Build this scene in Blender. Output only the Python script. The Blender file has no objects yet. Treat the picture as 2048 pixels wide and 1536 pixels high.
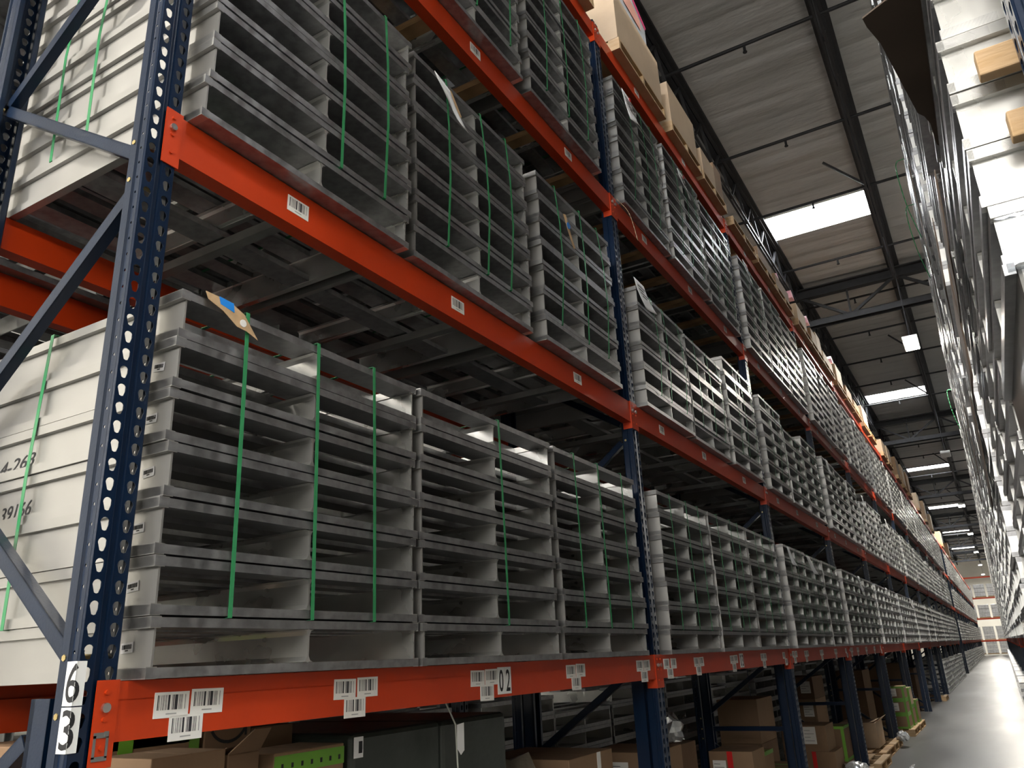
import bpy, bmesh, math, random
from mathutils import Vector, Matrix
random.seed(7)
S = bpy.context.scene
COL = S.collection
PI = math.pi
L = 3.73                     # bay pitch of the racks
ZT = [1.632, 3.286, 4.945, 6.585]     # tops of the four beam levels
ZB = [1.495, 3.140, 4.800, 6.450]     # undersides
CAMF, CAMP = 1581.6264, (0.5191, 0.3367, -0.0461)
CAMC = Vector((1.8788, -1.2279, 1.6367))

# ------------------------------------------------------------------ camera
def cam_axes():
    y, p, r = CAMP
    f = Vector((-math.sin(y)*math.cos(p), math.cos(y)*math.cos(p), math.sin(p)))
    a = Vector((math.cos(y), math.sin(y), 0)); b = a.cross(f)
    return math.cos(r)*a+math.sin(r)*b, -math.sin(r)*a+math.cos(r)*b, f
CR, CU, CF = cam_axes()
def in_frame(p, m=0):
    d = Vector(p)-CAMC; z = d.dot(CF)
    if z < .1: return False
    x = 1024+CAMF*d.dot(CR)/z; y = 768-CAMF*d.dot(CU)/z
    return -m < x < 2048+m and -m < y < 1536+m
cd = bpy.data.cameras.new('camera'); cam = bpy.data.objects.new('camera', cd); COL.objects.link(cam)
cd.sensor_width = 36; cd.lens = CAMF*36/2048; cd.clip_end = 300; cd.clip_start = .02
M = Matrix.Identity(4)
for i in range(3):
    M[i][0] = CR[i]; M[i][1] = CU[i]; M[i][2] = -CF[i]; M[i][3] = CAMC[i]
cam.matrix_world = M; S.camera = cam

# ------------------------------------------------------------------ materials
def mat(name, col, rough=.5, metal=0., noise=0., nscale=8., bump=0., bscale=20., stretch=(1, 1, 1), rvar=0., spec=.5, col2=None, coat=0., space='Object'):
    m = bpy.data.materials.new(name); m.use_nodes = True
    nt = m.node_tree; b = nt.nodes['Principled BSDF']
    b.inputs['Base Color'].default_value = (*col, 1); b.inputs['Roughness'].default_value = rough
    b.inputs['Metallic'].default_value = metal; b.inputs['Specular IOR Level'].default_value = spec
    b.inputs['Coat Weight'].default_value = coat
    tc = nt.nodes.new('ShaderNodeTexCoord'); mp = nt.nodes.new('ShaderNodeMapping')
    mp.inputs['Scale'].default_value = stretch
    nt.links.new(tc.outputs[space], mp.inputs['Vector'])
    if noise or rvar:
        n = nt.nodes.new('ShaderNodeTexNoise'); n.inputs['Scale'].default_value = nscale; n.inputs['Detail'].default_value = 4
        nt.links.new(mp.outputs[0], n.inputs['Vector'])
        if noise:
            mx = nt.nodes.new('ShaderNodeMix'); mx.data_type = 'RGBA'
            c2 = col2 or tuple(c*(1-noise) for c in col)
            mx.inputs['A'].default_value = (*c2, 1); mx.inputs['B'].default_value = (*col, 1)
            rp = nt.nodes.new('ShaderNodeMapRange'); rp.inputs['From Min'].default_value = .35; rp.inputs['From Max'].default_value = .65
            nt.links.new(n.outputs['Fac'], rp.inputs['Value']); nt.links.new(rp.outputs[0], mx.inputs['Factor'])
            nt.links.new(mx.outputs['Result'], b.inputs['Base Color'])
        if rvar:
            r2 = nt.nodes.new('ShaderNodeMapRange'); r2.inputs['From Min'].default_value = .3; r2.inputs['From Max'].default_value = .7
            r2.inputs['To Min'].default_value = max(.05, rough-rvar); r2.inputs['To Max'].default_value = rough+rvar
            nt.links.new(n.outputs['Fac'], r2.inputs['Value']); nt.links.new(r2.outputs[0], b.inputs['Roughness'])
    if bump:
        n2 = nt.nodes.new('ShaderNodeTexNoise'); n2.inputs['Scale'].default_value = bscale; n2.inputs['Detail'].default_value = 3
        nt.links.new(mp.outputs[0], n2.inputs['Vector'])
        bp = nt.nodes.new('ShaderNodeBump'); bp.inputs['Strength'].default_value = 1; bp.inputs['Distance'].default_value = bump
        nt.links.new(n2.outputs['Fac'], bp.inputs['Height']); nt.links.new(bp.outputs[0], b.inputs['Normal'])
    return m
ALU = mat('aluminium_mill', (.80, .795, .765), .30,   .82, .25, 3.2, .004, 4.5, rvar=.10)
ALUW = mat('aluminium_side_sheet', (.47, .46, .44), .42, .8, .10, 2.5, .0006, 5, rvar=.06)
ALUF = mat('aluminium_mill_plain', (.80, .795, .765), .32, .82, .25, 3.2, .002, 4.5, rvar=.10)
ALUS = mat('aluminium_sawn_edge', (.38, .38, .385), .38, .85, .3, 25, .0006, 60, rvar=.1)
BLUE = mat('blue_powder_coat', (.0022, .012, .036), .30, 0, .2, 4, .0004, 120, spec=.38, coat=.06)
ORANGE = mat('orange_powder_coat', (.54, .042, .0035), .40, 0, .12, 3, .0005, 60, spec=.5)
ZINC = mat('zinc_hardware', (.7, .7, .68), .3, 1.)
WHITE = mat('white_sticker', (.80, .78, .74), .5)
BLACK = mat('black_ink', (.012, .012, .014), .6)
PLATEW = mat('plate_white', (.85, .85, .83), .4)
STEELG = mat('galvanised_grey', (.33, .33, .32), .45, .85, .2, 6, .001, 30)
WOOD = mat('softwood', (.52, .33, .16), .7, 0, .45, 5, .002, 18, (1, 1, 6), col2=(.30, .17, .075))
WOODP = mat('pale_softwood', (.50, .35, .21), .7, 0, .35, 5, .002, 18, (1, 1, 6), col2=(.42, .27, .13))
CARD = mat('cardboard', (.26, .16, .09), .75, 0, .15, 3, .0015, 25)
CARDL = mat('pale_cardboard', (.50, .37, .25), .75, 0, .12, 3, .001, 25)
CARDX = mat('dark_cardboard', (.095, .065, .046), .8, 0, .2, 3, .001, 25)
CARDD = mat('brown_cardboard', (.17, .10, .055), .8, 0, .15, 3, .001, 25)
KRAFT = mat('kraft_paper', (.52, .34, .18), .7, 0, .2, 20, .001, 40)
TAPEG = mat('lime_tape', (.13, .33, .025), .35)
TAPER = mat('red_tape', (.65, .02, .02), .35)
TAPEB = mat('blue_tape', (.01, .22, .70), .45)
TAPEW = mat('white_tape', (.8, .78, .75), .4)
DARKJ = mat('dark_painted_steel', (.016, .016, .018), .6, 0, .3, 8, .001, 30, spec=.2)
CONC = mat('polished_concrete', (.135, .135, .13), .34, 0, .30, 1.1, .0003, 2.2, (1, .25, 1), rvar=.06, spec=.35)
PAPER = mat('paper', (.80, .80, .80), .6, 0, 0, 5, .001, 6)
MAROON = mat('maroon_primer', (.10, .025, .02), .6)
DARKW = mat('dark_green_wrap', (.028, .036, .030), .35, 0, .2, 3, .006, 7)
PWHITE = mat('wrapped_white_load', (.78, .78, .80), .3, 0, .35, 5, .01, 7, spec=.6)
WALLM = mat('painted_wall', (.70, .68, .62), .7, 0, .1, .5)
LAMPB = mat('lamp_body', (.55, .55, .55), .5, .3)

def strap_mat():
    m = mat('green_strap', (.05, .31, .12), .25, spec=.6)
    b = m.node_tree.nodes['Principled BSDF']
    b.inputs['Transmission Weight'].default_value = .25
    b.inputs['Subsurface Weight'].default_value = 0
    return m
STRAP = strap_mat()
def film():
    m = bpy.data.materials.new('clear_film'); m.use_nodes = True; nt = m.node_tree
    for n in list(nt.nodes):
        if n.type != 'OUTPUT_MATERIAL': nt.nodes.remove(n)
    g = nt.nodes.new('ShaderNodeBsdfGlossy'); g.inputs['Roughness'].default_value = .16; g.inputs['Color'].default_value = (.9, .92, .95, 1)
    t = nt.nodes.new('ShaderNodeBsdfTransparent'); t.inputs['Color'].default_value = (.93, .95, .97, 1)
    x = nt.nodes.new('ShaderNodeMixShader'); fr = nt.nodes.new('ShaderNodeLayerWeight'); fr.inputs['Blend'].default_value = .35
    tc = nt.nodes.new('ShaderNodeTexCoord'); n = nt.nodes.new('ShaderNodeTexNoise'); n.inputs['Scale'].default_value = 9; n.inputs['Detail'].default_value = 4
    bp = nt.nodes.new('ShaderNodeBump'); bp.inputs['Distance'].default_value = .02
    nt.links.new(tc.outputs['Object'], n.inputs['Vector']); nt.links.new(n.outputs['Fac'], bp.inputs['Height'])
    nt.links.new(bp.outputs[0], g.inputs['Normal']); nt.links.new(bp.outputs[0], fr.inputs['Normal'])
    nt.links.new(fr.outputs['Facing'], x.inputs[0]); nt.links.new(t.outputs[0], x.inputs[1]); nt.links.new(g.outputs[0], x.inputs[2])
    nt.links.new(x.outputs[0], nt.nodes['Material Output'].inputs['Surface'])
    return m
FILM = film()
def emit(name, col, st):
    m = bpy.data.materials.new(name); m.use_nodes = True
    b = m.node_tree.nodes['Principled BSDF']
    b.inputs['Base Color'].default_value = (.8, .8, .8, 1)
    b.inputs['Emission Color'].default_value = (*col, 1); b.inputs['Emission Strength'].default_value = st
    return m
SKY = emit('skylight_glow', (.93, .97, 1.), 34)
LAMPE = emit('lamp_diffuser', (1, .88, .66), 45)
# roof insulation: pale foil-faced blanket, sagging between the sub-purlins
def ceil_mat():
    m = mat('roof_insulation', (.36, .355, .35), .75, 0, .10, .7, 0, 1, spec=.12)
    nt = m.node_tree; b = nt.nodes['Principled BSDF']
    tc = nt.nodes.new('ShaderNodeTexCoord'); mp = nt.nodes.new('ShaderNodeMapping'); mp.inputs['Scale'].default_value = (.35, 1, 1)
    n = nt.nodes.new('ShaderNodeTexNoise'); n.inputs['Scale'].default_value = 2.6; n.inputs['Detail'].default_value = 5
    nt.links.new(tc.outputs['Object'], mp.inputs['Vector']); nt.links.new(mp.outputs[0], n.inputs['Vector'])
    bp = nt.nodes.new('ShaderNodeBump'); bp.inputs['Distance'].default_value = .05
    nt.links.new(n.outputs['Fac'], bp.inputs['Height']); nt.links.new(bp.outputs[0], b.inputs['Normal'])
    return m
CEILM = ceil_mat()
# barcode: black bars of random widths along local Y
def barcode_mat():
    m = mat('barcode_print', (.8, .78, .74), .5); nt = m.node_tree; b = nt.nodes['Principled BSDF']
    tc = nt.nodes.new('ShaderNodeTexCoord'); sp = nt.nodes.new('ShaderNodeSeparateXYZ'); nt.links.new(tc.outputs['Object'], sp.inputs[0])
    mul = nt.nodes.new('ShaderNodeMath'); mul.operation = 'MULTIPLY'; mul.inputs[1].default_value = 640; nt.links.new(sp.outputs['Y'], mul.inputs[0])
    fl = nt.nodes.new('ShaderNodeMath'); fl.operation = 'FLOOR'; nt.links.new(mul.outputs[0], fl.inputs[0])
    wn = nt.nodes.new('ShaderNodeTexWhiteNoise'); wn.noise_dimensions = '1D'; nt.links.new(fl.outputs[0], wn.inputs['W'])
    gt = nt.nodes.new('ShaderNodeMath'); gt.operation = 'GREATER_THAN'; gt.inputs[1].default_value = .5; nt.links.new(wn.outputs['Value'], gt.inputs[0])
    mx = nt.nodes.new('ShaderNodeMix'); mx.data_type = 'RGBA'; mx.inputs['A'].default_value = (.78, .76, .72, 1); mx.inputs['B'].default_value = (.03, .03, .035, 1)
    nt.links.new(gt.outputs[0], mx.inputs['Factor']); nt.links.new(mx.outputs['Result'], b.inputs['Base Color'])
    return m
BARC = barcode_mat()

# ------------------------------------------------------------------ mesh builder
class MB:
    def __init__(s): s.v = []; s.f = []; s.mi = []; s.m = 0
    def face(s, idx, m=None): s.f.append(idx); s.mi.append(s.m if m is None else m)
    def box(s, x0, x1, y0, y1, z0, z1, m=None):
        if x0 > x1: x0, x1 = x1, x0
        if y0 > y1: y0, y1 = y1, y0
        if z0 > z1: z0, z1 = z1, z0
        n = len(s.v)
        s.v += [(x0, y0, z0), (x1, y0, z0), (x1, y1, z0), (x0, y1, z0), (x0, y0, z1), (x1, y0, z1), (x1, y1, z1), (x0, y1, z1)]
        for q in ((0, 3, 2, 1), (4, 5, 6, 7), (0, 1, 5, 4), (1, 2, 6, 5), (2, 3, 7, 6), (3, 0, 4, 7)): s.face([n+i for i in q], m)
        return s
    def obox(s, c, ax, m=None):
        c = Vector(c); n = len(s.v); a, b, d = [Vector(t) for t in ax]
        for sz in (-1, 1):
            for sx, sy in ((-1, -1), (1, -1), (1, 1), (-1, 1)):
                s.v.append(tuple(c+sx*a+sy*b+sz*d))
        for q in ((0, 3, 2, 1), (4, 5, 6, 7), (0, 1, 5, 4), (1, 2, 6, 5), (2, 3, 7, 6), (3, 0, 4, 7)): s.face([n+i for i in q], m)
        return s
    def bar(s, p, q, w, d, side=(0, 1, 0), m=None):
        p, q = Vector(p), Vector(q); t = (q-p); h = t.length/2; t.normalize()
        a = Vector(side); a = (a-t*a.dot(t)); a.normalize(); b = t.cross(a)
        return s.obox((p+q)/2, (a*w/2, b*d/2, t*h), m)
    def cbar(s, p, q, w, d, side=(0, 1, 0), t=.004, m=None):      # open channel
        p, q = Vector(p), Vector(q); T = (q-p); h = T.length/2; T.normalize()
        a = Vector(side); a = (a-T*a.dot(T)); a.normalize(); b = T.cross(a); c = (p+q)/2
        s.obox(c-a*(w/2-t/2), (a*t/2, b*d/2, T*h), m)
        s.obox(c+b*(d/2-t/2), (a*w/2, b*t/2, T*h), m); s.obox(c-b*(d/2-t/2), (a*w/2, b*t/2, T*h), m)
        return s
    def tube(s, p, q, r, n=8, m=None, caps=True):
        p, q = Vector(p), Vector(q); t = (q-p).normalized()
        a = Vector((0, 0, 1)) if abs(t.z) < .9 else Vector((1, 0, 0)); a = (a-t*a.dot(t)).normalized(); b = t.cross(a); k = len(s.v)
        for c in (p, q):
            for i in range(n): s.v.append(tuple(c+r*(math.cos(2*PI*i/n)*a+math.sin(2*PI*i/n)*b)))
        for i in range(n): s.face([k+i, k+(i+1) % n, k+n+(i+1) % n, k+n+i], m)
        if caps: s.face([k+i for i in range(n)][::-1], m); s.face([k+n+i for i in range(n)], m)
        return s
    def prism(s, pts, off, m=None):      # polygon pts extruded by off
        n = len(s.v); k = len(pts); o = Vector(off)
        for p in pts: s.v.append(tuple(p))
        for p in pts: s.v.append(tuple(Vector(p)+o))
        s.face(list(range(n, n+k))[::-1], m); s.face(list(range(n+k, n+2*k)), m)
        for i in range(k): s.face([n+i, n+(i+1) % k, n+k+(i+1) % k, n+k+i], m)
        return s
    def add(s, o, off=(0, 0, 0), sc=(1, 1, 1), rot=False):
        n = len(s.v)
        for x, y, z in o.v:
            if rot: x, y = -x, -y
            s.v.append((x*sc[0]+off[0], y*sc[1]+off[1], z*sc[2]+off[2]))
        for f, m in zip(o.f, o.mi): s.f.append([n+i for i in f]); s.mi.append(m)
        return s
    def data(s, name, mats, smooth=False):
        me = bpy.data.meshes.new(name); me.from_pydata(s.v, [], s.f)
        for m in (mats if isinstance(mats, (list, tuple)) else [mats]): me.materials.append(m)
        me.polygons.foreach_set('material_index', s.mi)
        if smooth: me.polygons.foreach_set('use_smooth', [True]*len(s.f))
        me.update(); return me
def obj(name, me, parent=None, loc=(0, 0, 0), rotz=0, sc=None):
    o = bpy.data.objects.new(name, me); COL.objects.link(o)
    o.location = loc; o.rotation_euler = (0, 0, rotz)
    if sc: o.scale = sc
    if parent: o.parent = parent
    return o
def build(mb, name, mats, parent=None, bevel=0, smooth=False, **k):
    o = obj(name, mb.data(name, mats, smooth), parent, **k)
    if bevel:
        b = o.modifiers.new('bevel', 'BEVEL'); b.width = bevel; b.segments = 2; b.limit_method = 'ANGLE'
    return o
def tag(o, label=None, cat=None, group=None, kind=None):
    if label: o['label'] = label
    if cat: o['category'] = cat
    if group: o['group'] = group
    if kind: o['kind'] = kind
    return o
def empty(name, label, cat, loc=(0, 0, 0), rotz=0, group=None):
    o = obj(name, None, None, loc, rotz); o.empty_display_size = .1
    return tag(o, label, cat, group)
def copy_tree(o, loc=None, rotz=None, parent=None, label=None, group=None, top=True):
    c = o.copy(); COL.objects.link(c)
    if loc is not None: c.location = loc
    if rotz is not None: c.rotation_euler = (0, 0, rotz)
    if parent: c.parent = parent
    if label: c['label'] = label
    if group: c['group'] = group
    for ch in KIDS.get(o, []):
        k = copy_tree(ch, parent=c); KIDS.setdefault(c, []).append(k)
    return c
KIDS = {}
def reg(root):
    """remember the children of a prototype (and theirs) for copy_tree"""
    for o in COL.objects:
        if o.parent is not None: KIDS.setdefault(o.parent, [])
    def walk(r):
        KIDS[r] = [o for o in COL.objects if o.parent == r]
        for k in KIDS[r]: walk(k)
    walk(root)
ORD = ['first', 'second', 'third', 'fourth', 'fifth', 'sixth', 'seventh', 'eighth', 'ninth', 'tenth', 'eleventh', 'twelfth', 'thirteenth']
ZR = [1.632, 3.85, 5.95]    # beam levels of the opposite rack
LEV = ['lowest beam level', 'second beam level', 'third beam level', 'top beam level']

# text as mesh, fitted to a w x h box with its lower-left corner at the origin
def text_mb(txt, w, h, shear=0., bold=0.):
    cu = bpy.data.curves.new('t', 'FONT'); cu.body = txt; cu.shear = shear; cu.offset = bold; cu.fill_mode = 'BOTH'; cu.resolution_u = 4
    o = bpy.data.objects.new('t', cu); COL.objects.link(o)
    dg = bpy.context.evaluated_depsgraph_get(); me = bpy.data.meshes.new_from_object(o.evaluated_get(dg))
    v = [tuple(x.co) for x in me.vertices]; f = [list(p.vertices) for p in me.polygons]
    bpy.data.objects.remove(o); bpy.data.curves.remove(cu); bpy.data.meshes.remove(me)
    x0 = min(p[0] for p in v); x1 = max(p[0] for p in v); y0 = min(p[1] for p in v); y1 = max(p[1] for p in v)
    return [((p[0]-x0)/(x1-x0)*w, (p[1]-y0)/(y1-y0)*h) for p in v], f
def text_obj(name, txt, w, h, fn, m, parent, shear=0, bold=0.):
    v, f = text_mb(txt, w, h, shear, bold)
    mb = MB(); mb.v = [tuple(fn(x, y)) for x, y in v]
    for q in f: mb.face(q)
    return build(mb, name, m, parent)

# ------------------------------------------------------------------ setting
mb = MB(); mb.box(-9, 9, -14, 112, -.1, 0); tag(build(mb, 'floor', CONC), kind='structure')
SKYY = [-16.2, .1, 16.4, 32.7, 49.5, 66, 82.5, 99]
ZC = 11.12
# ceiling: sagging insulation between sub-purlins, with openings for the skylights
mb = MB()
NX = []
for j in range(-4, 4):
    x0 = -1.05+2.44*j; NX.append(x0)
NX.append(NX[-1]+2.44)
ys = []; y = -14.
while y < 112: ys.append(y); y += .61
SW = .61*2
skyidx = [min(range(len(ys)), key=lambda i: abs(ys[i]-(q-.6))) for q in SKYY[1:]]
def sky_bay(k, jj): return jj in (4, 7)
rng = random.Random(3)
for i in range(len(ys)-1):
    for j in range(len(NX)-1):
        x0, x1 = NX[j], NX[j+1]
        if any(i in (s, s+1) for s in skyidx) and sky_bay(0, j): continue
        y0, y1 = ys[i], ys[i+1]; n = len(mb.v); K = 4; sag = rng.uniform(.006, .024)
        for k in range(K+1):
            t = k/K; zz = ZC-sag*math.sin(PI*t); rj = rng.uniform(0, .012) if 0 < k < K else 0
            mb.v += [(x0, y0+(y1-y0)*t, zz), ((x0+x1)/2, y0+(y1-y0)*t, zz-rj), (x1, y0+(y1-y0)*t, zz)]
        for k in range(K):
            a = n+3*k
            mb.face([a, a+3, a+4, a+1]); mb.face([a+1, a+4, a+5, a+2])
mb.box(-9, 9, -14, 112, ZC+.5, ZC+.6)
tag(build(mb, 'ceiling', CEILM, smooth=False), kind='structure')
nw = 0
for s in skyidx:
    for j in range(len(NX)-1):
        if not sky_bay(0, j): continue
        nw += 1
        root = empty('window_%d' % nw, None, None); root['kind'] = 'structure'
        m1 = MB(); x0, x1, y0, y1 = NX[j]+.06, NX[j+1]-.06, ys[s]+.02, ys[s+2]-.02
        m1.box(x0, x1, y0, y1, ZC+.22, ZC+.25); build(m1, 'window_pane', SKY, root)
        m2 = MB()
        for a in ((x0-.06, x0, y0-.02, y1+.02), (x1, x1+.06, y0-.02, y1+.02), (x0, x1, y0-.02, y0), (x0, x1, y1, y1+.02)): m2.box(*a, ZC-.02, ZC+.3)
        build(m2, 'window_frame', WALLM, root)
for nm, a in (('wall_left', (-9.1, -9, -14, 112, 0, 11.7)), ('wall_right', (9, 9.1, -14, 112, 0, 11.7)), ('wall_far', (-9, 9, 112, 112.1, 0, 11.7)), ('wall_rear', (-9, 9, -14.1, -14, 0, 11.7))):
    mb = MB(); mb.box(*a); tag(build(mb, nm, WALLM), kind='structure')

# added glowing panels on the unseen rear wall, soft fill for the end faces
FILLGLOW = emit('rear_fill_glow', (1., .97, .92), 10.5)
for k in range(4):
    x0 = -7.6+k*4.0; nw += 1
    r = empty('window_%d' % nw, None, None); r['kind'] = 'structure'
    m1 = MB(); m1.box(x0, x0+3.4, -13.98, -13.95, 4.6, 8.2); build(m1, 'window_pane', FILLGLOW, r)
    m1 = MB(); m1.box(x0-.1, x0, -14, -13.9, 4.5, 8.3); m1.box(x0+3.4, x0+3.5, -14, -13.9, 4.5, 8.3); m1.box(x0-.1, x0+3.5, -14, -13.9, 8.2, 8.3); m1.box(x0-.1, x0+3.5, -14, -13.9, 4.5, 4.6); build(m1, 'window_frame', STEELG, r)
# roof steel ------------------------------------------------------
TR = [4.0, 20.1, 36.2, 52.4, 68.5, 84.6, 100.7]
def joist_mesh(y0, y1):
    top = MB(); top.box(-.14, .14, y0, y1, 11.02, 11.09); top.box(-.07, -.01, y0, y1, 10.98, 11.08); top.box(.01, .07, y0, y1, 10.98, 11.08)
    bot = MB(); a, b = y0+.9, y1-.9
    bot.box(-.05, -.012, a, b, 10.30, 10.345); bot.box(.012, .05, a, b, 10.30, 10.345)
    web = MB(); n = 12; st = (b-a)/n
    pts = [(y0+.1, 11.0), (a+.05, 10.33)]
    for k in range(n): pts += [(a+st*(k+.5), 11.0), (a+st*(k+1)-(.05 if k == n-1 else 0), 10.33)]
    pts += [(y1-.1, 11.0)]
    for p, q in zip(pts[:-1], pts[1:]): web.bar((0, p[0], p[1]), (0, q[0], q[1]), .05, .035, (1, 0, 0))
    return top, bot, web
jn = 0
jproto = None
for ti, (a, b) in enumerate(zip([-12.1]+TR[:-1]+[TR[-1]], TR+[112])):
    for j, x in enumerate(NX):
        if x < -5 or x > 6.5: continue
        if a < 0: continue
        lab = 'dark open-web roof joist, %s from the %s, %s truss span' % (ORD[j-2 if x < 0 else j-3] , 'wall side' if x < 0 else 'far side', ORD[ti])
        if jproto is None or abs(b-a-16.1) > 0.3:
            t, bo, w = joist_mesh(0, b-a)
            r = empty('roof_joist', lab, 'roof joist', (x, a, 0), group='open-web joists under the roof')
            build(t, 'top_chord', DARKJ, r); build(bo, 'bottom_chord', DARKJ, r); build(w, 'web_bracing', DARKJ, r)
            if abs(b-a-16.1) < .3: jproto = r; reg(r)
        else:
            copy_tree(jproto, loc=(x, a, 0), label=lab)
# cross trusses
tp = None
for i, y in enumerate(TR):
    lab = 'deep dark cross truss spanning the hall, %s one along the aisle' % ORD[i]
    if tp is None:
        r = empty('roof_truss', lab, 'roof truss', (0, y, 0), group='cross trusses under the roof')
        m1 = MB(); m1.box(-9, 9, -.14, .14, 10.90, 10.93); m1.box(-9, 9, -.012, .012, 10.70, 10.93); m1.box(-9, 9, -.10, .10, 10.66, 10.69); build(m1, 'top_chord', DARKJ, r)
        m1 = MB(); m1.box(-9, 9, -.13, .13, 9.94, 9.965); m1.box(-9, 9, -.13, -.105, 9.80, 9.965); m1.box(-9, 9, .105, .13, 9.80, 9.965); build(m1, 'bottom_chord', DARKJ, r)
        m1 = MB()
        for k in range(-4, 4):
            xb = .17+2.44*k
            if abs(xb) > 8.9: continue
            m1.bar((xb, 0, 9.9), (xb, 0, 10.72), .05, .05)
            m1.bar((xb, 0, 9.92), (xb-1.2, 0, 10.72), .07, .07); m1.bar((xb, 0, 9.92), (xb+1.2, 0, 10.72), .07, .07)
        build(m1, 'web_bracing', DARKJ, r); reg(r); tp = r
    else: copy_tree(tp, loc=(0, y, 0), label=lab)
# sprinkler pipes
pp = None; y = 6.75; k = 0
PY = [6.7, 9.65, 12.6, 15.25, 18.4, 21.2, 24.1, 27.0, 29.9]
while PY[-1] < 106: PY.append(PY[-1]+2.92)
for k, y in enumerate(PY):
    lab = 'thin dark sprinkler pipe under the roof, number %d along the aisle' % (k+1)
    if pp is None:
        r = empty('sprinkler_pipe', lab, 'sprinkler pipe', (0, y, 0), group='sprinkler branch pipes')
        m1 = MB(); m1.tube((-6, 0, 10.82), (8, 0, 10.82), .03, 10); build(m1, 'pipe', DARKJ, r, smooth=True)
        for xx in (-2.2, .24, 2.68):
            m1 = MB(); m1.tube((xx, 0, 10.80), (xx, 0, 10.68), .022, 8); m1.tube((xx, 0, 10.68), (xx, 0, 10.665), .035, 8); build(m1, 'sprinkler_head', DARKJ, r)
        reg(r); pp = r
    else: copy_tree(pp, loc=(0, y, 0), label=lab)
kp = None
for k, y in enumerate((14.2, 25.5, 30.9, 45.4, 58)):
    lab = 'short dark diagonal kicker strut from roof to joist, %s along the aisle' % ORD[k]
    if kp is None:
        m1 = MB(); m1.bar((.68, 0, 11.05), (1.38, .15, 10.34), .045, .045)
        kp = tag(build(m1, 'kicker_brace', DARKJ, loc=(0, y, 0)), lab, 'brace', 'kicker struts beside the joist')
    else:
        copy_tree(kp, loc=(0, y, 0), label=lab)
# high bay lamps
lp = None
LAMPS = [(1.42, 19.3, 8.5, 1), (1.42, 33.5, 8.5, 0), (1.42, 48, 8.5, 1), (1.42, 62, 8.5, 1), (1.42, 76, 8.5, 1), (1.42, 90, 8.5, 1), (1.42, 104, 8.5, 1)]
LAMPOFF = mat('lamp_off_diffuser', (.35, .34, .32), .4)
for k, (x, y, z, on) in enumerate(LAMPS):
    r = empty('high_bay_lamp', 'square high bay lamp hung under the joist, %s' % ('unlit, just past the first lit lamp' if not on else ['lit, first in view over the aisle', '', 'lit, third over the aisle', 'lit, fourth over the aisle', 'lit, fifth over the aisle', 'lit, sixth over the aisle', 'lit, seventh by the far wall', 'lit, overhead above the frame'][k]), 'ceiling lamp', (x, y, z), group='high bay lamps over the aisle')
    m1 = MB(); m1.box(-.17, .17, -.45, .45, .0, .09); build(m1, 'housing', LAMPB, r, bevel=.01)
    m1 = MB(); m1.box(-.15, .15, -.42, .42, -.012, .001); build(m1, 'diffuser', LAMPE if on else LAMPOFF, r)
    m1 = MB()
    for sy in (-.35, .35): m1.tube((0, sy, .09), (0, sy, 10.3-z), .006, 6)
    build(m1, 'cable', DARKJ, r)
    if on:
        ld = bpy.data.lights.new('lamp_light', 'AREA'); ld.shape = 'RECTANGLE'; ld.size = .3; ld.size_y = .84; ld.energy = 900 if y > 95 else 260; ld.color = (1, .94, .84)
        lo = bpy.data.objects.new('lamp_light', ld); COL.objects.link(lo); lo.location = (0, 0, -.02); lo.parent = r
# unseen lamps: first added behind camera for bright end faces, others over parallel aisles
for k, (x, y) in enumerate([(-2.6, -6), (6.2, 6), (6.2, 20)]):
    r = empty('high_bay_lamp', 'unseen square high bay lamp outside this aisle, number %d of three' % (k+1), 'ceiling lamp', (x, y, 8.5), group='high bay lamps over the other aisles')
    m1 = MB(); m1.box(-.17, .17, -.45, .45, .0, .09); build(m1, 'housing', LAMPB, r)
    m1 = MB(); m1.box(-.15, .15, -.42, .42, -.012, .001); build(m1, 'diffuser', LAMPE, r)
    ld = bpy.data.lights.new('lamp_light', 'AREA'); ld.shape = 'RECTANGLE'; ld.size = .3; ld.size_y = .84; ld.energy = 330 if k < 1 else 250; ld.color = (1, .95, .86)
    lo = bpy.data.objects.new('lamp_light', ld); COL.objects.link(lo); lo.location = (0, 0, -.02); lo.parent = r

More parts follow.
